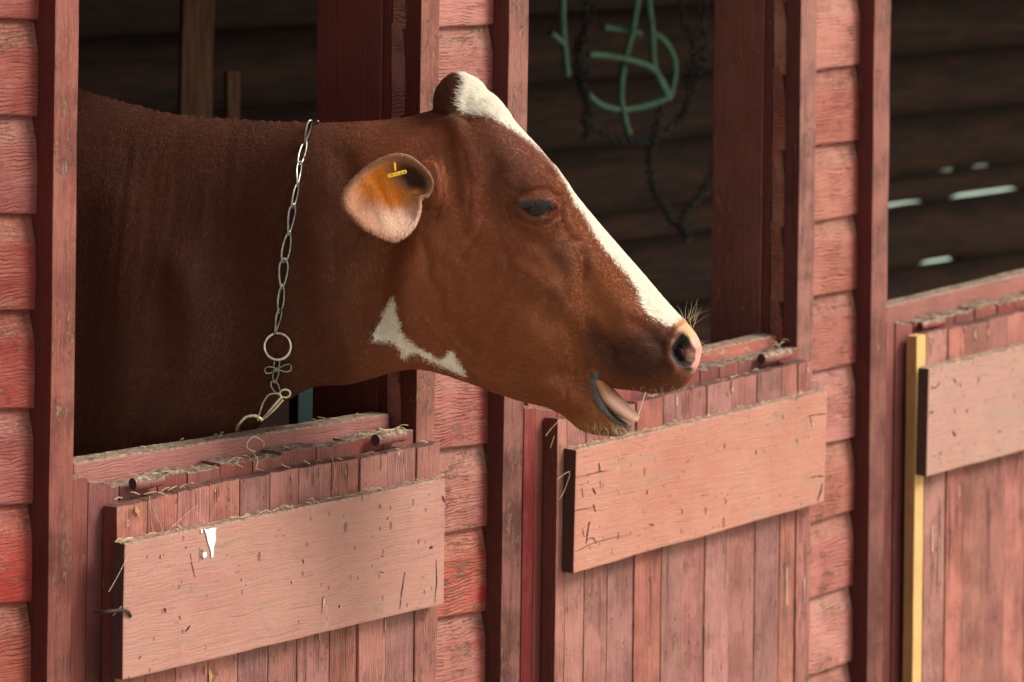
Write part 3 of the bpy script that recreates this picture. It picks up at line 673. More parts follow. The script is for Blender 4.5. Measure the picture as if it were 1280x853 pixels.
# coat colours; shade on neck and face is painted in too
def mixc(a, b, t): return a*(1-t)[:, None]+np.array(b)[None]*t[:, None]
def coat(X, Y):
    c = np.tile(np.array([.228, .062, .022]), (len(X), 1))
    c = mixc(c, (.262, .078, .025), np.clip(.9*blob(X, Y, 690, 400, 80, 60)+.9*blob(X, Y, 745, 520, 40, 30)+.5*blob(X, Y, 770, 370, 50, 40), 0, 1))
    c = mixc(c, (.058, .0150, .0062), np.clip(1.0*(1/(1+np.exp((X-452)/30.)))*.95, 0, 1))  # darker neck: shade inside the opening put into the coat colour
    c = mixc(c, (.150, .046, .026), np.clip(.9*blob(X, Y, 625, 195, 60, 45, 40), 0, 1))  # top of the face: darker brown shading painted into the coat
    c = mixc(c, (.060, .020, .013), np.clip(1/(1+np.exp(-(148-Y-(X-540)*.1)/7))*(X > 480)*(X < 640)*(Y < 190), 0, 1)*.85)     # dark poll
    c = mixc(c, (.24, .11, .06), np.clip(blob(X, Y, 571, 147, 8, 8)+.8*blob(X, Y, 580, 160, 4, 11, -15), 0, 1)*.7)
    c = mixc(c, (.052, .017, .011), np.clip(1.35*blob(X, Y, 800, 450, 56, 33, 10)+.9*blob(X, Y, 745, 425, 20, 10, 50)+.5*blob(X, Y, 825, 420, 20, 22), 0, 1)*.85)
    c = mixc(c, (.090, .036, .024), np.clip(.75*blob(X, Y, 705, 320, 22, 36, -20)+.5*blob(X, Y, 670, 262, 30, 20)+.5*blob(X, Y, 690, 372, 40, 14, 35)+.5*blob(X, Y, 640, 230, 20, 25), 0, 1)*.75)
    c = mixc(c, (.16, .050, .035), np.clip(stroke(X, Y, [(645, 268), (658, 277), (674, 280), (690, 276)], 3), 0, 1)*.6)
    c = mixc(c, (.20, .085, .052), np.clip(stroke(X, Y, [(652, 249), (662, 246), (674, 245.5), (687, 248.5)], 3.2), 0, 1)*.75)
    # lids and lashes
    c = mixc(c, (.020, .012, .010), np.clip(stroke(X, Y, EYE[:6], 1.8)*1.1+stroke(X, Y, EYE[6:]+EYE[:1], 1.4)*.9, 0, 1))
    # muzzle
    return c
def overlay(c, X, Y):
    c = mixc(c, (.62, .36, .17), np.clip((poly_sd(X, Y, [(840, 402), (850, 394), (868, 404), (885, 430), (876, 440), (862, 424), (848, 412)])+3)/6, 0, 1)*.85)
    c = mixc(c, (.66, .30, .235), np.clip((poly_sd(X, Y, [(865, 420), (885, 420), (885, 470), (864, 466), (856, 452), (860, 436)])+2)/4, 0, 1)*.9)
    c = mixc(c, (.40, .13, .10), np.clip(blob(X, Y, 859, 442, 7, 7), 0, 1)*.6)
    ns_ = np.clip((poly_sd(X, Y, NOS)+2.2)/2.2, 0, 1)
    c = mixc(c, (.016, .010, .010), ns_*(1-.9*np.clip(1.4*blob(X, Y, 862, 443, 8, 6, 25), 0, 1)))
    c = mixc(c, (.016, .011, .011), np.clip(1.6*blob(X, Y, 853, 423, 7, 6, 20)+1.3*blob(X, Y, 860, 461, 8, 3.5, 20), 0, 1))
    ld = seg_dist(X, Y, [(744, 469), (747, 491), (755, 509), (768, 522), (786, 531)])
    t = np.clip((8.2-ld)/2.5, 0, 1)*(Y > 466)
    sp = .5+.5*np.sin(X*1.7+Y*.6)*np.sin(Y*1.5-X*.4); c = mixc(c, (.070, .062, .057), t); c = mixc(c, (.26, .24, .22), t*sp**3*np.clip((5-ld)/3, 0, 1))
    c = mixc(c, (.40, .20, .07), np.clip(blob(X, Y, 742, 532, 30, 9, 8), 0, 1)*.5*(1-t))
    return c
BLAZE = [(574, 60), (579, 93), (582, 106), (577, 115), (574, 124), (576, 136), (583, 143), (605, 146), (617, 149), (634, 159), (649, 169), (664, 180), (679, 193), (692, 206), (704, 226), (713, 243), (718, 256), (730, 270), (741, 290), (756, 313), (768, 327), (785, 345), (797, 363), (802, 380), (812, 395), (824, 402), (836, 409), (845, 405), (862, 396), (900, 400), (900, 60)]
THROAT = [(492.5, 371.6), (495.5, 381), (496.5, 394.5), (501.6, 405), (500, 411), (506, 420), (518.4, 431), (533.7, 440), (549, 448), (555, 448), (559.6, 442), (567, 440), (572, 449), (578, 458.5), (584, 471), (573, 467.7), (561, 461.6), (552, 457), (533.7, 449.4), (521.5, 441), (512, 442), (506, 448), (501.6, 446), (501.6, 438.7), (495.5, 431), (485, 426.5), (468, 425.6), (466.6, 419), (471, 410), (477, 400.6), (480, 388), (488, 374.7)]
def white_sd(X, Y): return np.maximum(poly_sd(X, Y, BLAZE), poly_sd(X, Y, THROAT))
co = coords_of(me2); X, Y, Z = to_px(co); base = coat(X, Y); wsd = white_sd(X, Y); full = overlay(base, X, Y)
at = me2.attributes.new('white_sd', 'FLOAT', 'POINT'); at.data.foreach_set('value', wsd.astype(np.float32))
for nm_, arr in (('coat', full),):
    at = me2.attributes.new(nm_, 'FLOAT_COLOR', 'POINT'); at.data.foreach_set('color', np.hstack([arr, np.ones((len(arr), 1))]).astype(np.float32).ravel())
over = np.abs(full-base).sum(1) > .02
at = me2.attributes.new('skin', 'FLOAT', 'POINT')
skin = np.clip(np.clip((poly_sd(X, Y, [(845, 408), (866, 398), (888, 430), (880, 475), (846, 466), (836, 440)])+2)/5, 0, 1)+(lipd < 7)*1.0, 0, 1); at.data.foreach_set('value', skin.astype(np.float32))
me2.polygons.foreach_set('use_smooth', np.ones(len(me2.polygons), bool))
n = NT('cow_coat'); v = n.coords(0)
ws = n.attr('white_sd'); jag = n.noise(v, 260, 3, .6); wm = n.ramp(n.math('ADD', ws, n.math('MULTIPLY', n.math('SUBTRACT', jag, .5), 14)), -.8, .8)
skn = n.attr('skin'); wm = n.math('MULTIPLY', wm, n.math('SUBTRACT', 1, skn))
cc = n.attr('coat', 'Color')
flow = n.new('Mapping'); flow.inputs['Rotation'].default_value = (0, R(40), 0); flow.inputs['Scale'].default_value = (1, 1, 1); n.link(v, flow.inputs[0])
hairn = n.noise(n.scale(flow.outputs[0], (120, 420, 420)), 1.0, 4, .6)
cc = n.mix(n.ramp(hairn, .35, .68, 0, .45), cc, n.mix(.5, cc, (.02, .007, .004, 1)))
hs2 = n.new('HueSaturation'); n.link(cc, hs2.inputs['Color']); n.link(n.ramp(n.noise(v, 34, 4, .6), .35, .75, .94, 1.12), hs2.inputs['Value']); cc = hs2.outputs[0]
wcol = n.mix(n.ramp(n.noise(v, 70, 4, .65), .4, .75), (.80, .74, .63, 1), (.62, .50, .36, 1))
cc = n.mix(wm, cc, wcol)
n.link(cc, n.b.inputs['Base Color']); n.link(n.ramp(skn, 0, 1, .62, .58), n.b.inputs['Roughness']); n.b.inputs['Specular IOR Level'].default_value = .28
n.b.inputs['Sheen Weight'].default_value = .0; n.b.inputs['Sheen Roughness'].default_value = .5
n.link(n.bump(n.math('ADD', hairn, n.math('MULTIPLY', n.noise(v, 480, 2, .5), .6)), .5, .0009), n.b.inputs['Normal'])
me2.materials.append(n.m)
cow = empty('cow', CP(60, 700, 5.7), 'reddish brown cow with white blaze leaning its head out of the first stall, mouth open', 'cow')
cow.location.z = 0
def attach(o, parent): o.parent = parent; o.location = o.location - wloc(parent); return o
me2.name = 'body'; body = bpy.data.objects.new('body', me2); C.objects.link(body); attach(body, cow)
co_b = co; polys = [tuple(p.vertices) for p in me2.polygons]
BVH = BVHTree.FromPolygons([Vector(c) for c in co_b], polys)
def hit(px, py):
    d = ray(px, py).normalized(); h = BVH.ray_cast(CAM, d); return h[0], h[1]

# eyes
def eyeball(Zs):
    bm = bmesh.new(); bmesh.ops.create_uvsphere(bm, u_segments=40, v_segments=24, radius=.0195)
    for v_ in bm.verts: v_.co += CP(670, 260, Zs)
    return finish('eye', bm, M['eye'], cow, smooth=True)
n = NT('eye_surface'); n.b.inputs['Base Color'].default_value = (.016, .012, .012, 1); n.b.inputs['Roughness'].default_value = .3; n.b.inputs['Specular IOR Level'].default_value = .22; M['eye'] = n.m
h0, _ = hit(670, 276); ez = (h0-CAM).dot(Fv); eyeball(ez+.0175); eyeball(5.44*2-ez-.0175)
# lashes
bm = bmesh.new()
for k in range(70):
    t = k/69; px = 649+t*41; py = 254-2.4*math.sin(math.pi*t)+random.uniform(-.5, .8)
    h, nr = hit(px, py-2.5)
    if h is None: continue
    p0 = h-Fv*.0008; L = random.uniform(7, 12)
    q = [CP(px, py-1.5, (p0-CAM).dot(Fv)-.0005), CP(px+(t-.6)*4, py+L*.45, (p0-CAM).dot(Fv)-.0060), CP(px+(t-.6)*8+random.uniform(-1, 1), py+L*.95, (p0-CAM).dot(Fv)-.0090)]
    tube_bm(bm, catmull(q, 3), .00042, 4, taper=lambda u: 1-.7*u)
n = NT('lash_hair'); n.b.inputs['Base Color'].default_value = (.02, .012, .01, 1); M['lash'] = n.m
tag(finish('eyelashes', bm, M['lash'], cow), kind='stuff')

# ears: a cupped shell with thickness
EAR = [(527, 250), (526, 262), (521, 279), (513, 289), (505, 296), (497, 299), (490, 300), (480, 297), (470, 292), (459, 286), (447, 277), (438, 268), (431, 259), (428, 250), (429, 240), (434, 231), (443, 221), (454, 211), (465, 203), (477, 197), (488, 193), (500, 191.5), (511, 194), (521, 200), (531, 209), (539, 219), (542, 231), (537, 243), (531, 246)]
def ear(sgn):
    n_ = 96; pts = []
    tot = len(EAR)
    for k in range(n_):
        u = k/n_*tot; i = int(u); f = u-i; P = [EAR[(i+j-1) % tot] for j in range(4)]
        pts.append(tuple(.5*((2*P[1][a])+(P[2][a]-P[0][a])*f+(2*P[0][a]-5*P[1][a]+4*P[2][a]-P[3][a])*f*f+(3*P[1][a]-P[0][a]-3*P[2][a]+P[3][a])*f**3) for a in (0, 1)))
    cx, cy = 505, 238; M_ = 26; bm = bmesh.new(); cl = bm.verts.layers.float_color.new('coat')
    def depth(px, py, r_):
        far = np.hypot(px-533, py-238)/105.0                 # how far out along the ear
        rim = -.113-.045*far**1.1                            # rim of the cup, from the mid plane of the head
        cup = .026*(1-r_**2.4)*(.75+.35*far)
        fold = .007*math.exp(-((px-(470+(py-250)*.5))/8)**2)*(1-r_)+.006*math.exp(-((px-(490+(py-250)*.4))/7)**2)*(1-r_)
        return rim+cup-fold
    outer = {}; inner = {}
    for s_, store in ((0, inner), (1, outer)):
        for j in range(M_+1):
            r_ = j/M_
            for k in range(n_ if j else 1):
                px, py = (cx+(pts[k][0]-cx)*r_, cy+(pts[k][1]-cy)*r_)
                d_ = depth(px, py, r_)+(.0045*(1-r_**6) if s_ else 0)
                # the rim rolls inwards a little
                d_ += .006*max(0, (r_-.9)/.1)**2
                p = CP(px, py, 5.44+d_)
                if sgn > 0: p = p-Fv*(2*(p-CP(505, 238, 5.44)).dot(Fv))
                store[j, k] = bm.verts.new(p)
    for s_, store in ((0, inner), (1, outer)):
        for k in range(n_): bm.faces.new([store[0, 0], store[1, k], store[1, (k+1) % n_]])
        for j in range(1, M_):
            for k in range(n_): bm.faces.new([store[j, k], store[j+1, k], store[j+1, (k+1) % n_], store[j, (k+1) % n_]])
    for k in range(n_): bm.faces.new([inner[M_, k], inner[M_, (k+1) % n_], outer[M_, (k+1) % n_], outer[M_, k]])
    bmesh.ops.recalc_face_normals(bm, faces=bm.faces[:])
    allv = list(inner.values())+list(outer.values()); A = np.array([v_.co[:] for v_ in allv]); X, Y, Z = to_px(A)
    if sgn > 0: # mirrored ear: paint by the mirrored position
        X, Y, Z = to_px(A-2*((A-np.array(CP(505, 238, 5.44)[:])) @ BASIS[2])[:, None]*BASIS[2][None])
    e = poly_sd(X, Y, EAR)
    c = np.tile(np.array([.50, .25, .155]), (len(X), 1))
    c = mixc(c, (.74, .52, .40), np.clip(1.3*blob(X, Y, 500, 272, 24, 20), 0, 1))
    c = mixc(c, (.26, .13, .085), np.clip((14-(X-428))/12, 0, 1)*.8)
    c = mixc(c, (.66, .21, .020), np.clip(1.6*blob(X, Y, 472, 226, 24, 13, -45)+1.6*blob(X, Y, 492, 243, 20, 13), 0, 1))  # orange of light shining through the ear, painted into its colour
    c = mixc(c, (.26, .15, .11), np.clip(stroke(X, Y, [(452, 240), (470, 260), (480, 285)], 3)+stroke(X, Y, [(462, 232), (478, 250)], 2.5), 0, 1)*.4)
    c = mixc(c, (.050, .018, .010), np.clip(1.2*blob(X, Y, 512, 215, 21, 14, 30)+.9*blob(X, Y, 522, 231, 13, 12), 0, 1))
    c = mixc(c, (.56, .24, .06), np.clip(1.5*blob(X, Y, 519, 239, 7, 4, -20)+1.3*blob(X, Y, 510, 246, 5, 9, 40), 0, 1))
    c = mixc(c, (.17, .075, .045), np.clip((7-e)/5, 0, 1)*np.clip((300-Y-(X-430)*.55)/20, 0, 1)*.9)
    for i, v_ in enumerate(allv):
        back = i >= len(inner)
        v_[cl] = (.10, .032, .017, 1) if back and e[i] > 3 else (*c[i], 1)
    return finish('ear', bm, M['ear'], cow, smooth=True)
n = NT('ear_skin'); v = n.coords(0); hn = n.noise(n.scale(v, (160, 160, 380)), 1, 4, .65)
cc = n.attr('coat', 'Color'); cc = n.mix(n.ramp(hn, .35, .7, 0, .5), cc, n.mix(.55, cc, (.10, .04, .02, 1)))
n.link(cc, n.b.inputs['Base Color']); n.b.inputs['Roughness'].default_value = .65
n.link(n.bump(hn, .6, .001), n.b.inputs['Normal']); n.b.inputs['Subsurface Weight'].default_value = .25; n.b.inputs['Subsurface Radius'].default_value = (.012, .004, .002); n.b.inputs['Subsurface Scale'].default_value = 1
M['ear'] = n.m
ear_near = ear(-1); ear(1)

# ear tag: a yellow plastic bar and its stud
def bar(bm, a, b, wd, th):
    ax = (b-a).normalized(); up = ax.cross(Fv).normalized(); vs_ = []
    for p in (a, b):
        for s1, s2 in ((-1, -1), (1, -1), (1, 1), (-1, 1)): vs_.append(bm.verts.new(p+up*s1*wd/2+Fv*s2*th/2))
    for i in range(4): bm.faces.new([vs_[i], vs_[(i+1) % 4], vs_[4+(i+1) % 4], vs_[4+i]])
    bm.faces.new(vs_[:4]); bm.faces.new(vs_[4:][::-1])
    bmesh.ops.recalc_face_normals(bm, faces=bm.faces[:]); bmesh.ops.bevel(bm, geom=bm.edges[:], offset=.0008, segments=2, affect='EDGES')
TZ = 5.44-.136
et = empty('ear_tag', CP(496, 217, TZ), 'small yellow plastic tag seen edge on inside the cow ear', 'ear tag')
bm = bmesh.new(); bar(bm, CP(484.5, 220.5, TZ), CP(508, 214.5, TZ), .0044, .012); o = finish('tag_plate', bm, M['tag'], et)
bm = bmesh.new()
for k, (x, y) in enumerate(((490, 219), (496, 217.6), (501.5, 216.2), (505.5, 215.3))):
    r_ = bmesh.ops.create_uvsphere(bm, u_segments=8, v_segments=6, radius=.0009)
    for v_ in r_['verts']: v_.co += CP(x, y, TZ-.0058)
finish('tag_print', bm, M['lash'], et)
bm = bmesh.new(); bar(bm, CP(493.2, 203, TZ+.002), CP(494.2, 214, TZ+.002), .0026, .0026); finish('tag_stud', bm, M['tag'], et)

# tongue
bm = bmesh.new(); tl_ = bm.verts.layers.float_color.new('coat'); path = [(740, 460, .017), (754, 487, .023), (767, 502, .023), (780, 513, .020), (790, 520, .015), (798, 524, .007)]
rings = []
pp = catmull([Vector((x, y, r_)) for x, y, r_ in path], 6)
for i, p in enumerate(pp):
    a = pp[max(0, i-1)]; b = pp[min(len(pp)-1, i+1)]; t2 = Vector((b.x-a.x, b.y-a.y)).normalized(); nrm = Vector((t2.y, -t2.x)); ring = []
    for k in range(20):
        an = 2*math.pi*k/20; off = math.cos(an)*p.z*.52/.00109; lat = math.sin(an)*p.z*1.35
        q = Vector((p.x, p.y))+nrm*off; ring.append(bm.verts.new(CP(q.x, q.y, 5.44)+Fv*lat))
    rings.append(ring)
for i in range(len(rings)-1):
    for k in range(20): bm.faces.new([rings[i][k], rings[i+1][k], rings[i+1][(k+1) % 20], rings[i][(k+1) % 20]])
bm.faces.new(rings[0]); bm.faces.new(rings[-1][::-1])
for v_ in bm.verts:
    x_, y_, _z = to_px(np.array([v_.co[:]])); t_ = sstep(484, 506, y_[0]); pink = (.86, .50, .38); tan = (.42, .19, .08)
    gr_ = .75+.25*min(1, abs((x_[0]-(744+(y_[0]-460)*.86)))/3)
    v_[tl_] = tuple((tan[i]*(1-t_)+pink[i]*t_)*gr_ for i in range(3))+(1,)
M['tongue'] = simple('tongue_skin', (.74, .38, .28, 1), .45, 300, .12, sss=.3)
cl = None
n = NT('tongue_skin_wet'); v = n.coords(0); tn = n.noise(v, 700, 3, .6)
n.link(n.mix(n.ramp(tn, .3, .7, 0, .25), n.attr('coat', 'Color'), (.45, .20, .14, 1)), n.b.inputs['Base Color']); n.b.inputs['Roughness'].default_value = .5; n.b.inputs['Specular IOR Level'].default_value = .3
n.link(n.bump(tn, .6, .0008), n.b.inputs['Normal'])
to = finish('tongue', bm, n.m, cow, smooth=True)
M['spit'] = simple('saliva', (.7, .66, .6, 1), .15, 60, .1)
bm = bmesh.new(); tube_bm(bm, catmull([CP(797, 521, 5.42), CP(802, 506, 5.418), CP(808, 487, 5.42)], 5), .0011, 6, taper=lambda t: .7+.6*abs(t-.5)); finish('saliva_strand', bm, M['spit'], cow)

# whiskers
bm = bmesh.new()
def whisk(px, py, ang, L, curl, on=None, r_=.00022):
    h, nr = hit(px, py)
    Zs = (h-CAM).dot(Fv) if h is not None else 5.44
    z2 = -random.uniform(0, .012); pts = []
    for k in range(7):
        t = k/6; a = R(ang+curl*t); pts.append((L*t, a))
    x, y = px, py; out = [CP(x, y, Zs)]
    for k in range(6):
        t = (k+1)/6; a = R(ang+curl*t); x += math.cos(a)*L/6; y -= math.sin(a)*L/6; out.append(CP(x, y, Zs+z2*t))
    tube_bm(bm, out, r_, 4, taper=lambda u: 1-.85*u)
rw = random.Random(11)
for k in range(16): whisk(rw.uniform(856, 874), rw.uniform(398, 420), rw.uniform(35, 105), rw.uniform(14, 34), rw.uniform(-35, 30))
for k in range(7): whisk(rw.uniform(870, 877), rw.uniform(425, 445), rw.uniform(-40, 40), rw.uniform(6, 16), rw.uniform(-30, 30))
for k in range(20): whisk(rw.uniform(782, 842), rw.uniform(474, 488), rw.uniform(20, 130), rw.uniform(12, 30), rw.uniform(-60, 20))
for k in range(16): whisk(rw.uniform(790, 845), rw.uniform(482, 487), rw.uniform(-120, -50), rw.uniform(4, 14), rw.uniform(-30, 30))
for k in range(60): whisk(rw.uniform(715, 790), rw.uniform(526, 540), rw.uniform(-110, -40), rw.uniform(5, 17), rw.uniform(-30, 40))
for k in range(120): whisk(rw.uniform(762, 792), rw.uniform(531, 541), rw.uniform(-80, 10), rw.uniform(4, 10), rw.uniform(-30, 40), r_=.00025)
M['whisker'] = simple('pale_whisker', (.62, .50, .34, 1), .6, 60, .1, bump=0)
tag(finish('whiskers', bm, M['whisker'], cow), kind='stuff')

# short coat hair
def fur(N, name='coat_hair', me2=None, co_b=None, earmode=False):
    me2 = me2 or globals()['me2']; co_b = globals()['co_b'] if co_b is None else co_b
    tri = np.array([t.vertices[:] for t in (me2.calc_loop_triangles() or me2.loop_triangles)]) if False else None
    me2.calc_loop_triangles(); nt_ = len(me2.loop_triangles); tri = np.empty(nt_*3, np.int32); me2.loop_triangles.foreach_get('vertices', tri); tri = tri.reshape(-1, 3)
    A, B, Cc = co_b[tri[:, 0]], co_b[tri[:, 1]], co_b[tri[:, 2]]; cr = np.cross(B-A, Cc-A); ar = np.linalg.norm(cr, axis=1)/2; fn = cr/(ar[:, None]*2+1e-12)
    ctr = (A+B+Cc)/3; X, Y, Z = to_px(ctr); facing = -(fn @ BASIS[2])
    wt = ar*np.where(facing > -.3, 1.0, .12)*((X > 60) & (Y < 640)); wt *= np.where(X > 420, 1.6, .8)
    ban = (poly_sd(X, Y, EYE) > -2) | (poly_sd(X, Y, [(847, 412), (862, 402), (888, 430), (880, 475), (846, 466), (836, 440)]) > 0) | ((seg_dist(X, Y, [(744, 467), (748, 490), (757, 508), (770, 521), (786, 530)]) < 6.5))
    wt[ban & (not earmode)] = 0; wt /= wt.sum()
    g = np.random.default_rng(5); idx = g.choice(len(wt), N, p=wt); u, v_ = g.random(N), g.random(N); f = u+v_ > 1; u[f] = 1-u[f]; v_[f] = 1-v_[f]
    P = A[idx]+(B-A)[idx]*u[:, None]+(Cc-A)[idx]*v_[:, None]; nr = fn[idx]; X, Y, Z = to_px(P)
    # lie of the coat: from the nose back over the face, down the cheek, back along the neck
    fx = np.where(X > 560, -.75, -.35); fy = np.where(X > 560, .35, -.9)
    fx = np.where((X > 560) & (Y < 230), -.5, fx)
    wob = .35*np.sin(X*.05+Y*.03)+.3*g.standard_normal(N); fx2 = fx*np.cos(wob)-fy*np.sin(wob); fy2 = fx*np.sin(wob)+fy*np.cos(wob)
    fl = fx2[:, None]*BASIS[0]+fy2[:, None]*BASIS[1]; fl -= nr*(fl*nr).sum(1)[:, None]; fl /= np.linalg.norm(fl, axis=1)[:, None]+1e-9
    L = g.uniform(.0032, .0062, N)*np.where(X < 400, 1.1, 1); L = np.where((Y < 150) & (X > 530), L*2.0, L); L = np.where((X > 710) & (Y > 500), L*1.4, L)
    lift = g.uniform(.18, .42, N)
    d1_ = fl+nr*lift[:, None]; d2_ = fl+nr*(lift*.2)[:, None]
    pts = np.stack([P-nr*.0004, P+d1_*(L*.5)[:, None], P+d1_*(L*.5)[:, None]+d2_*(L*.5)[:, None]], 1)
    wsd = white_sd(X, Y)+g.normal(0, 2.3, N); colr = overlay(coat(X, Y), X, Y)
    skin_ = poly_sd(X, Y, [(845, 408), (866, 398), (888, 430), (880, 475), (846, 466), (836, 440)]) > 0
    wh = (wsd > 0) & ~skin_
    colr[wh] = np.array([.84, .78, .67])*g.uniform(.8, 1.1, (wh.sum(), 1)); colr[~wh] *= g.uniform(.75, 1.3, ((~wh).sum(), 1))
    if earmode:
        tc_ = np.empty(len(me2.vertices)*4, np.float32); me2.attributes['coat'].data.foreach_get('color', tc_); colr = tc_.reshape(-1, 4)[tri[idx, 0], :3]*g.uniform(.75, 1.4, (N, 1))
    hc = bpy.data.hair_curves.new(name); hc.add_curves([3]*N)
    hc.attributes['position'].data.foreach_set('vector', pts.astype(np.float32).ravel())
    rad = hc.attributes.get('radius') or hc.attributes.new('radius', 'FLOAT', 'POINT')
    rad.data.foreach_set('value', np.tile(np.array([.00017, .00014, .00003], np.float32), N))
    ca = hc.attributes.new('hair_col', 'FLOAT_COLOR', 'CURVE'); ca.data.foreach_set('color', np.hstack([np.clip(colr, 0, 1), np.ones((N, 1))]).astype(np.float32).ravel())
    n = NT('hair'); a_ = n.attr('hair_col', 'Color'); n.link(a_, n.b.inputs['Base Color']); n.b.inputs['Roughness'].default_value = .5; n.b.inputs['Specular IOR Level'].default_value = .22
    hc.materials.append(n.m)
    o = bpy.data.objects.new(name, hc); C.objects.link(o); attach(o, cow); return tag(o, kind='stuff')
fur(330000)
eco = coords_of(ear_near.data)+np.array(ear_near.matrix_basis.translation+wloc(cow))[None]
fur(26000, 'ear_hair', ear_near.data, eco, True)

# ------------------------------------------------------------------ neck chain
ch = empty('neck_chain', hit(375, 200)[0], 'steel chain hanging down the cow neck to a ring and snap hook', 'chain')
def on_neck(px, py, off=.004):
    h, nr = hit(px, py)
    if h is None: return CP(px, py, 5.44)
    return h - Fv*off
def link(p0, p1, wd, r_, twist, mat=None, name='chain_link', egg=.35, tw2=0.0):
    ax = p1-p0; L = ax.length; ax.normalize(); s_ = ax.cross(Fv).normalized(); pts = []
    for k in range(28):
        a = 2*math.pi*k/28; t = -math.cos(a)*.5+.5; wloc_ = wd*math.sin(a)*(1+egg*math.cos(a))
        an = twist+tw2*t; d = s_*math.cos(an)+Fv*math.sin(an)
        pts.append(p0+ax*(L*t)+d*wloc_)
    bm = bmesh.new(); tube_bm(bm, pts, r_, 8, closed=True)
    return finish(name, bm, mat or M['steel'], ch, smooth=True)
LP = [(387.5, 153), (381.5, 177), (374.5, 204), (372, 230), (366.5, 257), (361.5, 291), (355.5, 325), (353, 357), (350, 388), (344.5, 414)]
tws = [1.15, .75, 1.2, 1.0, .8, .35, .25, .8, 1.15]
for i in range(9):
    a, b = Vector(LP[i]), Vector(LP[i+1]); d = (b-a).normalized()*2.2
    link(on_neck(*(a-d), .008), on_neck(*(b+d), .008), .0060, .0020, tws[i]*.8, egg=(-.35 if i % 2 else .3), tw2=.5)
link(on_neck(398, 152, -.01), on_neck(386, 156), .0045, .0012, 1.0)
c = on_neck(347.5, 431.6, .012); bm = bmesh.new(); ex, ey = Rr, (Ur*.98+Fv*.2).normalized()
tube_bm(bm, [c+ex*math.cos(a)*.0178+ey*math.sin(a)*.0178 for a in [2*math.pi*k/48 for k in range(48)]], .0023, 10, closed=True); finish('ring', bm, M['brass'], ch, smooth=True)
c = on_neck(348, 460, .011); bm = bmesh.new()          # figure-eight link
tube_bm(bm, [c+Rr*math.sin(a)*.018+Ur*(math.sin(2*a)*.0048+math.sin(a)*.002)+Fv*math.cos(a)*.003 for a in [2*math.pi*k/60 for k in range(60)]], .0012, 8, closed=True); finish('toggle_link', bm, M['steel'], ch, smooth=True)
link(on_neck(347, 447, .01), on_neck(345, 463, .01), .0038, .0014, .4); link(on_neck(346, 459, .01), on_neck(343, 477, .01), .0045, .0014, .7); link(on_neck(341, 475, .01), on_neck(349, 492, .012), .0048, .0015, .4)
# snap hook
sz = 5.40
def P2(x, y, dz=0): return CP(x, y, sz+dz)
bm = bmesh.new(); tube_bm(bm, [P2(356+6*math.cos(a)*1.1, 492+5*math.sin(a)) for a in [2*math.pi*k/24 for k in range(24)]], .0019, 8, closed=True); finish('swivel_eye', bm, M['brass'], ch, smooth=True)
bm = bmesh.new(); tube_bm(bm, catmull([P2(352, 496), P2(343, 507), P2(334, 518), P2(325, 527)], 6), .0042, 12, taper=lambda t: .6+.3*math.sin(math.pi*min(1, t*1.2))); finish('snap_body', bm, M['brass'], ch, smooth=True)
bm = bmesh.new(); tube_bm(bm, catmull([P2(350, 492, -.004), P2(337, 493, -.004), P2(329, 503, -.004), P2(324, 518, -.004), P2(322, 526, -.004)], 6), .0017, 8); finish('snap_gate', bm, M['steel'], ch, smooth=True)
bm = bmesh.new(); tube_bm(bm, catmull([P2(354, 500, -.003), P2(344, 511, -.006), P2(331, 523, -.006)], 6), .0016, 8); finish('snap_spring', bm, M['brass'], ch, smooth=True)
bm = bmesh.new(); tube_bm(bm, catmull([P2(328, 526, -.002), P2(319, 520, -.003), P2(308, 521, -.003), P2(301, 527, -.003), P2(297, 533, 0), P2(296, 537, .01)], 6), .0030, 10); finish('snap_hook', bm, M['brass'], ch, smooth=True)

# ------------------------------------------------------------------ things hanging inside
def rope(name, pts, y, r_, mat, n_=10, closed=False, jit=0.0):
    bm = bmesh.new(); tube_bm(bm, catmull([W(x, yy, y+dz+random.uniform(-jit, jit)) for x, yy, dz in pts], n_), r_, 8); return finish(name, bm, mat, None, smooth=True)
g = empty('green_hose', W(760, -60, .9), 'pale green hose hanging in open loops above the second half door', 'hose')
for i, pts in enumerate(([(795, -70, 0), (797, -10, 0), (790, 40, .01), (780, 80, .02), (776, 120, .02), (781, 150, .01), (787, 170, 0)],
            [(812, -70, 0), (811, 0, 0), (815, 40, -.01), (817, 80, -.01), (828, 108, 0), (836, 122, 0), (842, 100, .01), (843, 78, .02), (833, 55, .02), (818, 42, .02)],
            [(736, 68, 0), (760, 70, 0), (790, 76, -.01), (812, 84, -.01), (826, 100, 0), (834, 120, 0), (815, 130, .01), (780, 137, .02), (752, 132, .02), (735, 118, .02)],
            [(705, -70, 0), (703, 0, 0), (704, 45, 0), (709, 95, .01)], [(688, 42, 0), (699, 50, 0), (706, 58, 0)], [(754, 34, .03), (778, 38, .03), (800, 42, .03)])):
    o = rope('hose_loop', pts, .9, .0070, M['green']); o.parent = g; o.location = o.location-g.location
g = empty('black_chain', W(820, -60, 1.0), 'dark tangled chain hanging behind the green hose', 'chain')
rk = random.Random(4)
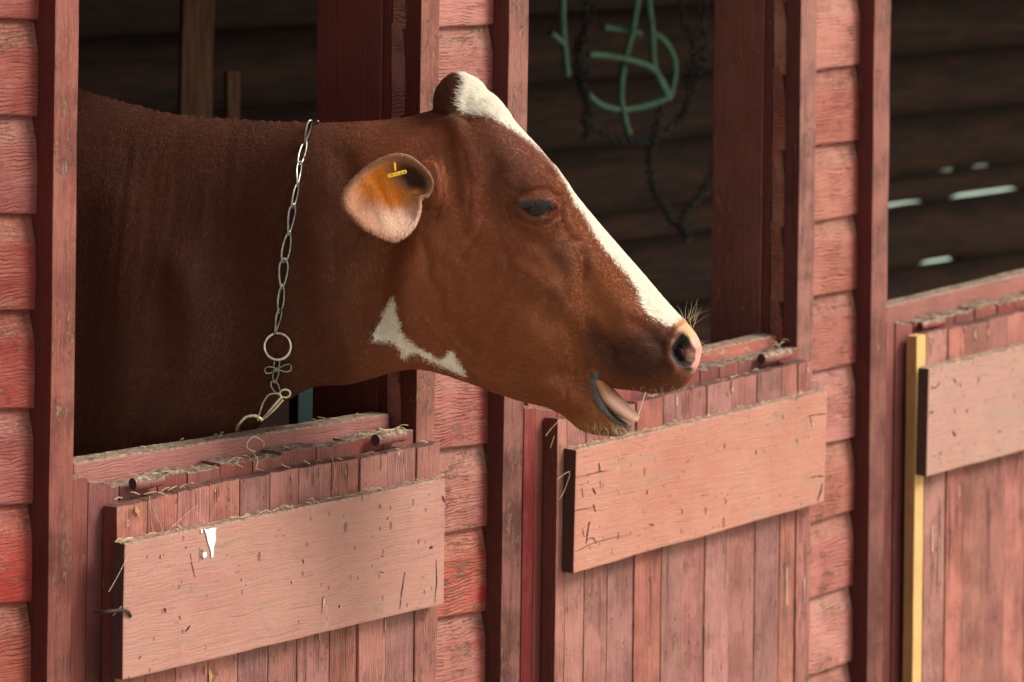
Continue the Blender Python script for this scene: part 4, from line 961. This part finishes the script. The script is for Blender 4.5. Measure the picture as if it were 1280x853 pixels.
for pts in ([(728, -70, 0), (733, 20, 0), (722, 80, .02), (728, 110, 0), (735, 140, .01), (732, 175, .01)], [(828, 128, 0), (818, 170, .01), (812, 200, 0), (817, 235, .01), (832, 262, 0), (845, 282, .01), (860, 262, 0), (885, 228, .01), (900, 180, 0)],
            [(728, 150, 0), (755, 168, .01), (790, 176, 0), (815, 172, .01), (850, 150, .01), (862, 120, 0), (880, 60, 0), (872, -60, 0)], [(745, -60, 0), (740, 20, .02), (720, 60, .02), (735, 95, .02)], [(850, 283, 0), (860, 296, 0), (856, 300, 0)], [(858, -60, .02), (850, 10, .02), (868, 60, .02), (858, 110, .02)]):
    P = catmull([W(x, yy, 1.0+dz) for x, yy, dz in pts], 12); bm = bmesh.new()
    for k in range(0, len(P)-2, 2):
        a, b = P[k], P[k+2]; ax = (b-a).normalized(); s_ = ax.cross(Fv).normalized(); an = (k//2 % 2)*1.4+.2; d = s_*math.cos(an)+Fv*math.sin(an)
        L = (b-a).length
        tube_bm(bm, [a+ax*(L*(.5-.62*math.cos(q)))+d*.008*math.sin(q) for q in [2*math.pi*j/14 for j in range(14)]], .0024, 6, closed=True)
    o = finish('chain_strand', bm, M['black_rope'], None, smooth=True); o.parent = g; o.location = o.location-g.location

# ------------------------------------------------------------------ hay caught on the doors
def hay(segs, name='hay', label=None):
    bm = bmesh.new(); rr = random.Random(9)
    for (x0, y0, x1, y1, y, n_, L) in segs:
        for k in range(n_):
            t = rr.random(); x, yy = x0+(x1-x0)*t, y0+(y1-y0)*t+rr.uniform(-1.5, 1.5); a = rr.uniform(-.5, .5)+(math.pi if rr.random() < .5 else 0); l = rr.uniform(.3, 1)*L
            y2 = y+rr.uniform(-.006, .006)
            p = [W(x, yy, y2), W(x+math.cos(a)*l*.5, yy-math.sin(a)*l*.5+rr.uniform(-2, 1), y2-.002), W(x+math.cos(a)*l, yy-math.sin(a)*l+rr.uniform(-1, 3), y2-rr.uniform(0, .004))]
            tube_bm(bm, catmull(p, 4), rr.uniform(.0003, .0007), 4)
    return tag(finish(name, bm, M['straw'], None), label or 'thin dry straw wisps lying along the tops of the doors', 'hay', kind='stuff')
def cracks(parent, y, segs):
    """splits and torn nail holes: thin dark slivers let into the face of the board"""
    bm = bmesh.new(); rr = random.Random(len(segs))
    for pts, wd in segs:
        P = catmull([Vector((x, yy, 0)) for x, yy in pts], 4); L = len(P)-1; up_, dn_ = [], []
        for i, p in enumerate(P):
            a = P[max(0, i-1)]; b = P[min(L, i+1)]; t = (b-a).normalized(); nn_ = Vector((-t.y, t.x, 0)); w_ = wd*(.15+.85*math.sin(math.pi*(.12+.8*i/L)))*rr.uniform(.6, 1.2)
            q = p+nn_*rr.uniform(-.3, .3)
            up_.append(bm.verts.new(W(q.x+nn_.x*w_/2, q.y+nn_.y*w_/2, y))); dn_.append(bm.verts.new(W(q.x-nn_.x*w_/2, q.y-nn_.y*w_/2, y)))
        for i in range(L): bm.faces.new([up_[i], up_[i+1], dn_[i+1], dn_[i]])
    for pts, wd in segs:                                     # pale torn lip along some of them
        if rr.random() < .45: continue
        (xa, ya), (xb, yb_) = pts[0], pts[-1]; o_ = rr.choice((-1, 1))*wd*.9; t0 = rr.uniform(0, .5); t1 = t0+rr.uniform(.2, .45)
        q0 = (xa+(xb-xa)*t0+o_, ya+(yb_-ya)*t0+.5); q1 = (xa+(xb-xa)*t1+o_, ya+(yb_-ya)*t1+.5)
        f_ = bm.faces.new([bm.verts.new(W(q0[0], q0[1], y)), bm.verts.new(W(q0[0]+rr.uniform(.5, 1.4), q0[1]+.5, y)), bm.verts.new(W(q1[0]+rr.uniform(.5, 1.4), q1[1]+.5, y)), bm.verts.new(W(q1[0], q1[1], y))]); f_.material_index = 1
    return tag(finish('split', bm, [M['crack'], M['chip']], parent), kind='stuff')
M['chip'] = simple('torn_pale_paint', (.58, .38, .30, 1), .7, 200, .2)
M['bare'] = simple('bare_pine_patch', (.36, .19, .07, 1), .8, 90, .4)
M['crack'] = simple('split_wood', (.030, .010, .009, 1), .9, 200, .5)
def rnd_marks(rr, n_, poly, wd=(.9, 2.0), ln=(3, 7)):
    out = []
    (x0, y0), (x1, y1), hgt = poly
    for k in range(n_):
        t = rr.random(); x = x0+(x1-x0)*t; y_ = y0+(y1-y0)*t+hgt*rr.uniform(.06, .93); a = rr.choice([1.57, 1.57, 1.3, 1.9, .2]); l = rr.uniform(*ln)
        out.append(([(x, y_), (x+math.cos(a)*l*.5+rr.uniform(-.6, .6), y_+math.sin(a)*l*.5), (x+math.cos(a)*l, y_+math.sin(a)*l)], rr.uniform(*wd)))
    return out
rk = random.Random(21)
cracks(d1, YBR-.0006, rnd_marks(rk, 15, ((160, 684), (550, 604), 150)) + [([(206, 760), (207, 766)], 3), ([(545, 700), (546, 725), (544, 748)], 1.6), ([(232, 790), (238, 782)], 2), ([(541, 684), (536, 686)], 4), ([(553, 620), (556, 628)], 2.4), ([(506, 715), (503, 735), (500, 762)], 1.2), ([(404, 745), (402, 768)], 1.2), ([(238, 692), (241, 710), (244, 722)], 1)])
cracks(d2, YBR-.0006, rnd_marks(rk, 8, ((740, 560), (1025, 495), 125)) + [([(719, 597), (733, 594.5), (745, 591), (762, 588)], 1.0), ([(749, 578), (750, 590)], 1.4), ([(718, 639), (726, 637), (742, 635)], 1.0), ([(742, 630), (745, 640)], 1.3), ([(719, 690), (729, 685), (745, 678), (790, 668)], 0.8), ([(737, 652), (735, 665), (733, 680)], 1.8), ([(741, 610), (745, 618)], 2.0), ([(733, 676), (741, 672), (746, 680)], 1.0), ([(750, 600), (752, 612)], 0.8), ([(727, 606), (729, 622)], 0.8), ([(747, 588), (756, 590)], 0.8), ([(728, 660), (731, 672)], 0.8), ([(1010, 520), (1024, 518), (1033, 517)], 1.2), ([(1012, 598), (1022, 595), (1030, 596)], 1.6), ([(1013, 520), (1015, 535)], 1.0), ([(1028, 604), (1026, 616), (1022, 626)], 1.8)])
def patches(parent, y, blobs):
    """spots where the paint has gone down to yellow wood"""
    bm = bmesh.new(); rr = random.Random(5)
    for (x, yy, rx, ry) in blobs:
        c_ = bm.verts.new(W(x, yy, y)); rim = [bm.verts.new(W(x+rx*math.cos(a)*rr.uniform(.6, 1.2), yy+ry*math.sin(a)*rr.uniform(.6, 1.2), y)) for a in [2*math.pi*k/12 for k in range(12)]]
        for k in range(12): bm.faces.new([c_, rim[k], rim[(k+1) % 12]])
    return tag(finish('bare_patch', bm, M['bare'], parent), kind='stuff')
def splits_on(parent, y, top, joints, bot, n_, seed):
    rr = random.Random(seed); out = []
    for k in range(n_):
        x = rr.uniform(joints[0]+5, joints[-1]-5)
        if rr.random() < .4: y0 = lerp_line(top, x)+rr.uniform(0, 6); L = rr.uniform(8, 30)
        else: y0 = lerp_line(top, x)+rr.uniform(90, 240); L = rr.uniform(30, 140)
        out.append(([(x, y0), (x+rr.uniform(-.8, .8), y0+L*.5), (x-L*.012, y0+L)], rr.uniform(.5, 1.3)))
    return cracks(parent, y, out)
splits_on(d1, YL-.0022, [(147, 634), (300, 599), (550, 552.5)], (147, 550), 853, 26, 3)
splits_on(d2, YL-.0022, [(709, 524.5), (840, 493), (1015, 450)], (709, 1015), 853, 28, 4)
splits_on(d3, YL-.0022, [(1158, 418), (1280, 388.6)], (1158, 1285), 853, 14, 5)
patches(d1, YL-.0022, [(171, 637, 2.2, 5), (173.5, 641, 1.8, 4), (365.5, 598, 1.2, 7), (263, 845, 2.5, 10), (257, 838, 1.6, 6)])
cracks(d3, YBR-.0006, rnd_marks(rk, 8, ((1170, 462), (1290, 433), 120)) + [([(1163, 485), (1170, 484), (1175, 478)], 1.8), ([(1162, 516), (1167, 515)], 2.4), ([(1192, 473), (1196, 480)], 1.6)])
hay([(150, 676, 550, 596, YBR+.008, 55, 13), (150, 622, 540, 552, YL+.008, 16, 14), (160, 600, 500, 541, YM+.012, 45, 16), (455, 545, 500, 536, YM+.006, 60, 18), (92, 572, 480, 512, YR+.018, 12, 10),
     (715, 560, 1030, 486, YBR+.008, 70, 7), (710, 522, 1010, 448, YL+.008, 20, 9), (880, 445, 990, 425, YM+.01, 22, 9), (1165, 458, 1290, 428, YBR+.006, 50, 8), (1165, 400, 1290, 372, YL+.01, 30, 8)])
bm = bmesh.new()
for pts in ([(187, 620), (189, 650), (192, 665), (205, 668)], [(189, 628), (202, 660), (204, 668), (225, 650), (240, 637), (248, 632)], [(180, 618), (195, 615), (210, 620)], [(310, 552), (318, 546), (330, 553), (329, 558)], [(310, 552), (309, 560), (320, 565)], [(316, 565), (322, 575), (320, 585)], [(415, 572), (419, 590), (417, 606), (421, 612)],
            [(300, 572), (296, 580), (305, 584)], [(245, 640), (254, 652)], [(136, 740), (150, 715), (162, 690)], [(141, 770), (152, 758)], [(696, 600), (712, 590), (706, 612), (699, 625)], [(682, 545), (690, 535), (700, 525)], [(688, 560), (693, 545)]):
    yy = YBR-.003 if pts[0][0] in (136, 141, 696) else YL-.004
    tube_bm(bm, catmull([W(x, y, yy) for x, y in pts], 6), .00034, 5)
tag(finish('straw_stalks', bm, M['straw'], None), 'long curled straw stalks caught on the nearest half doors', 'straw', kind='stuff')
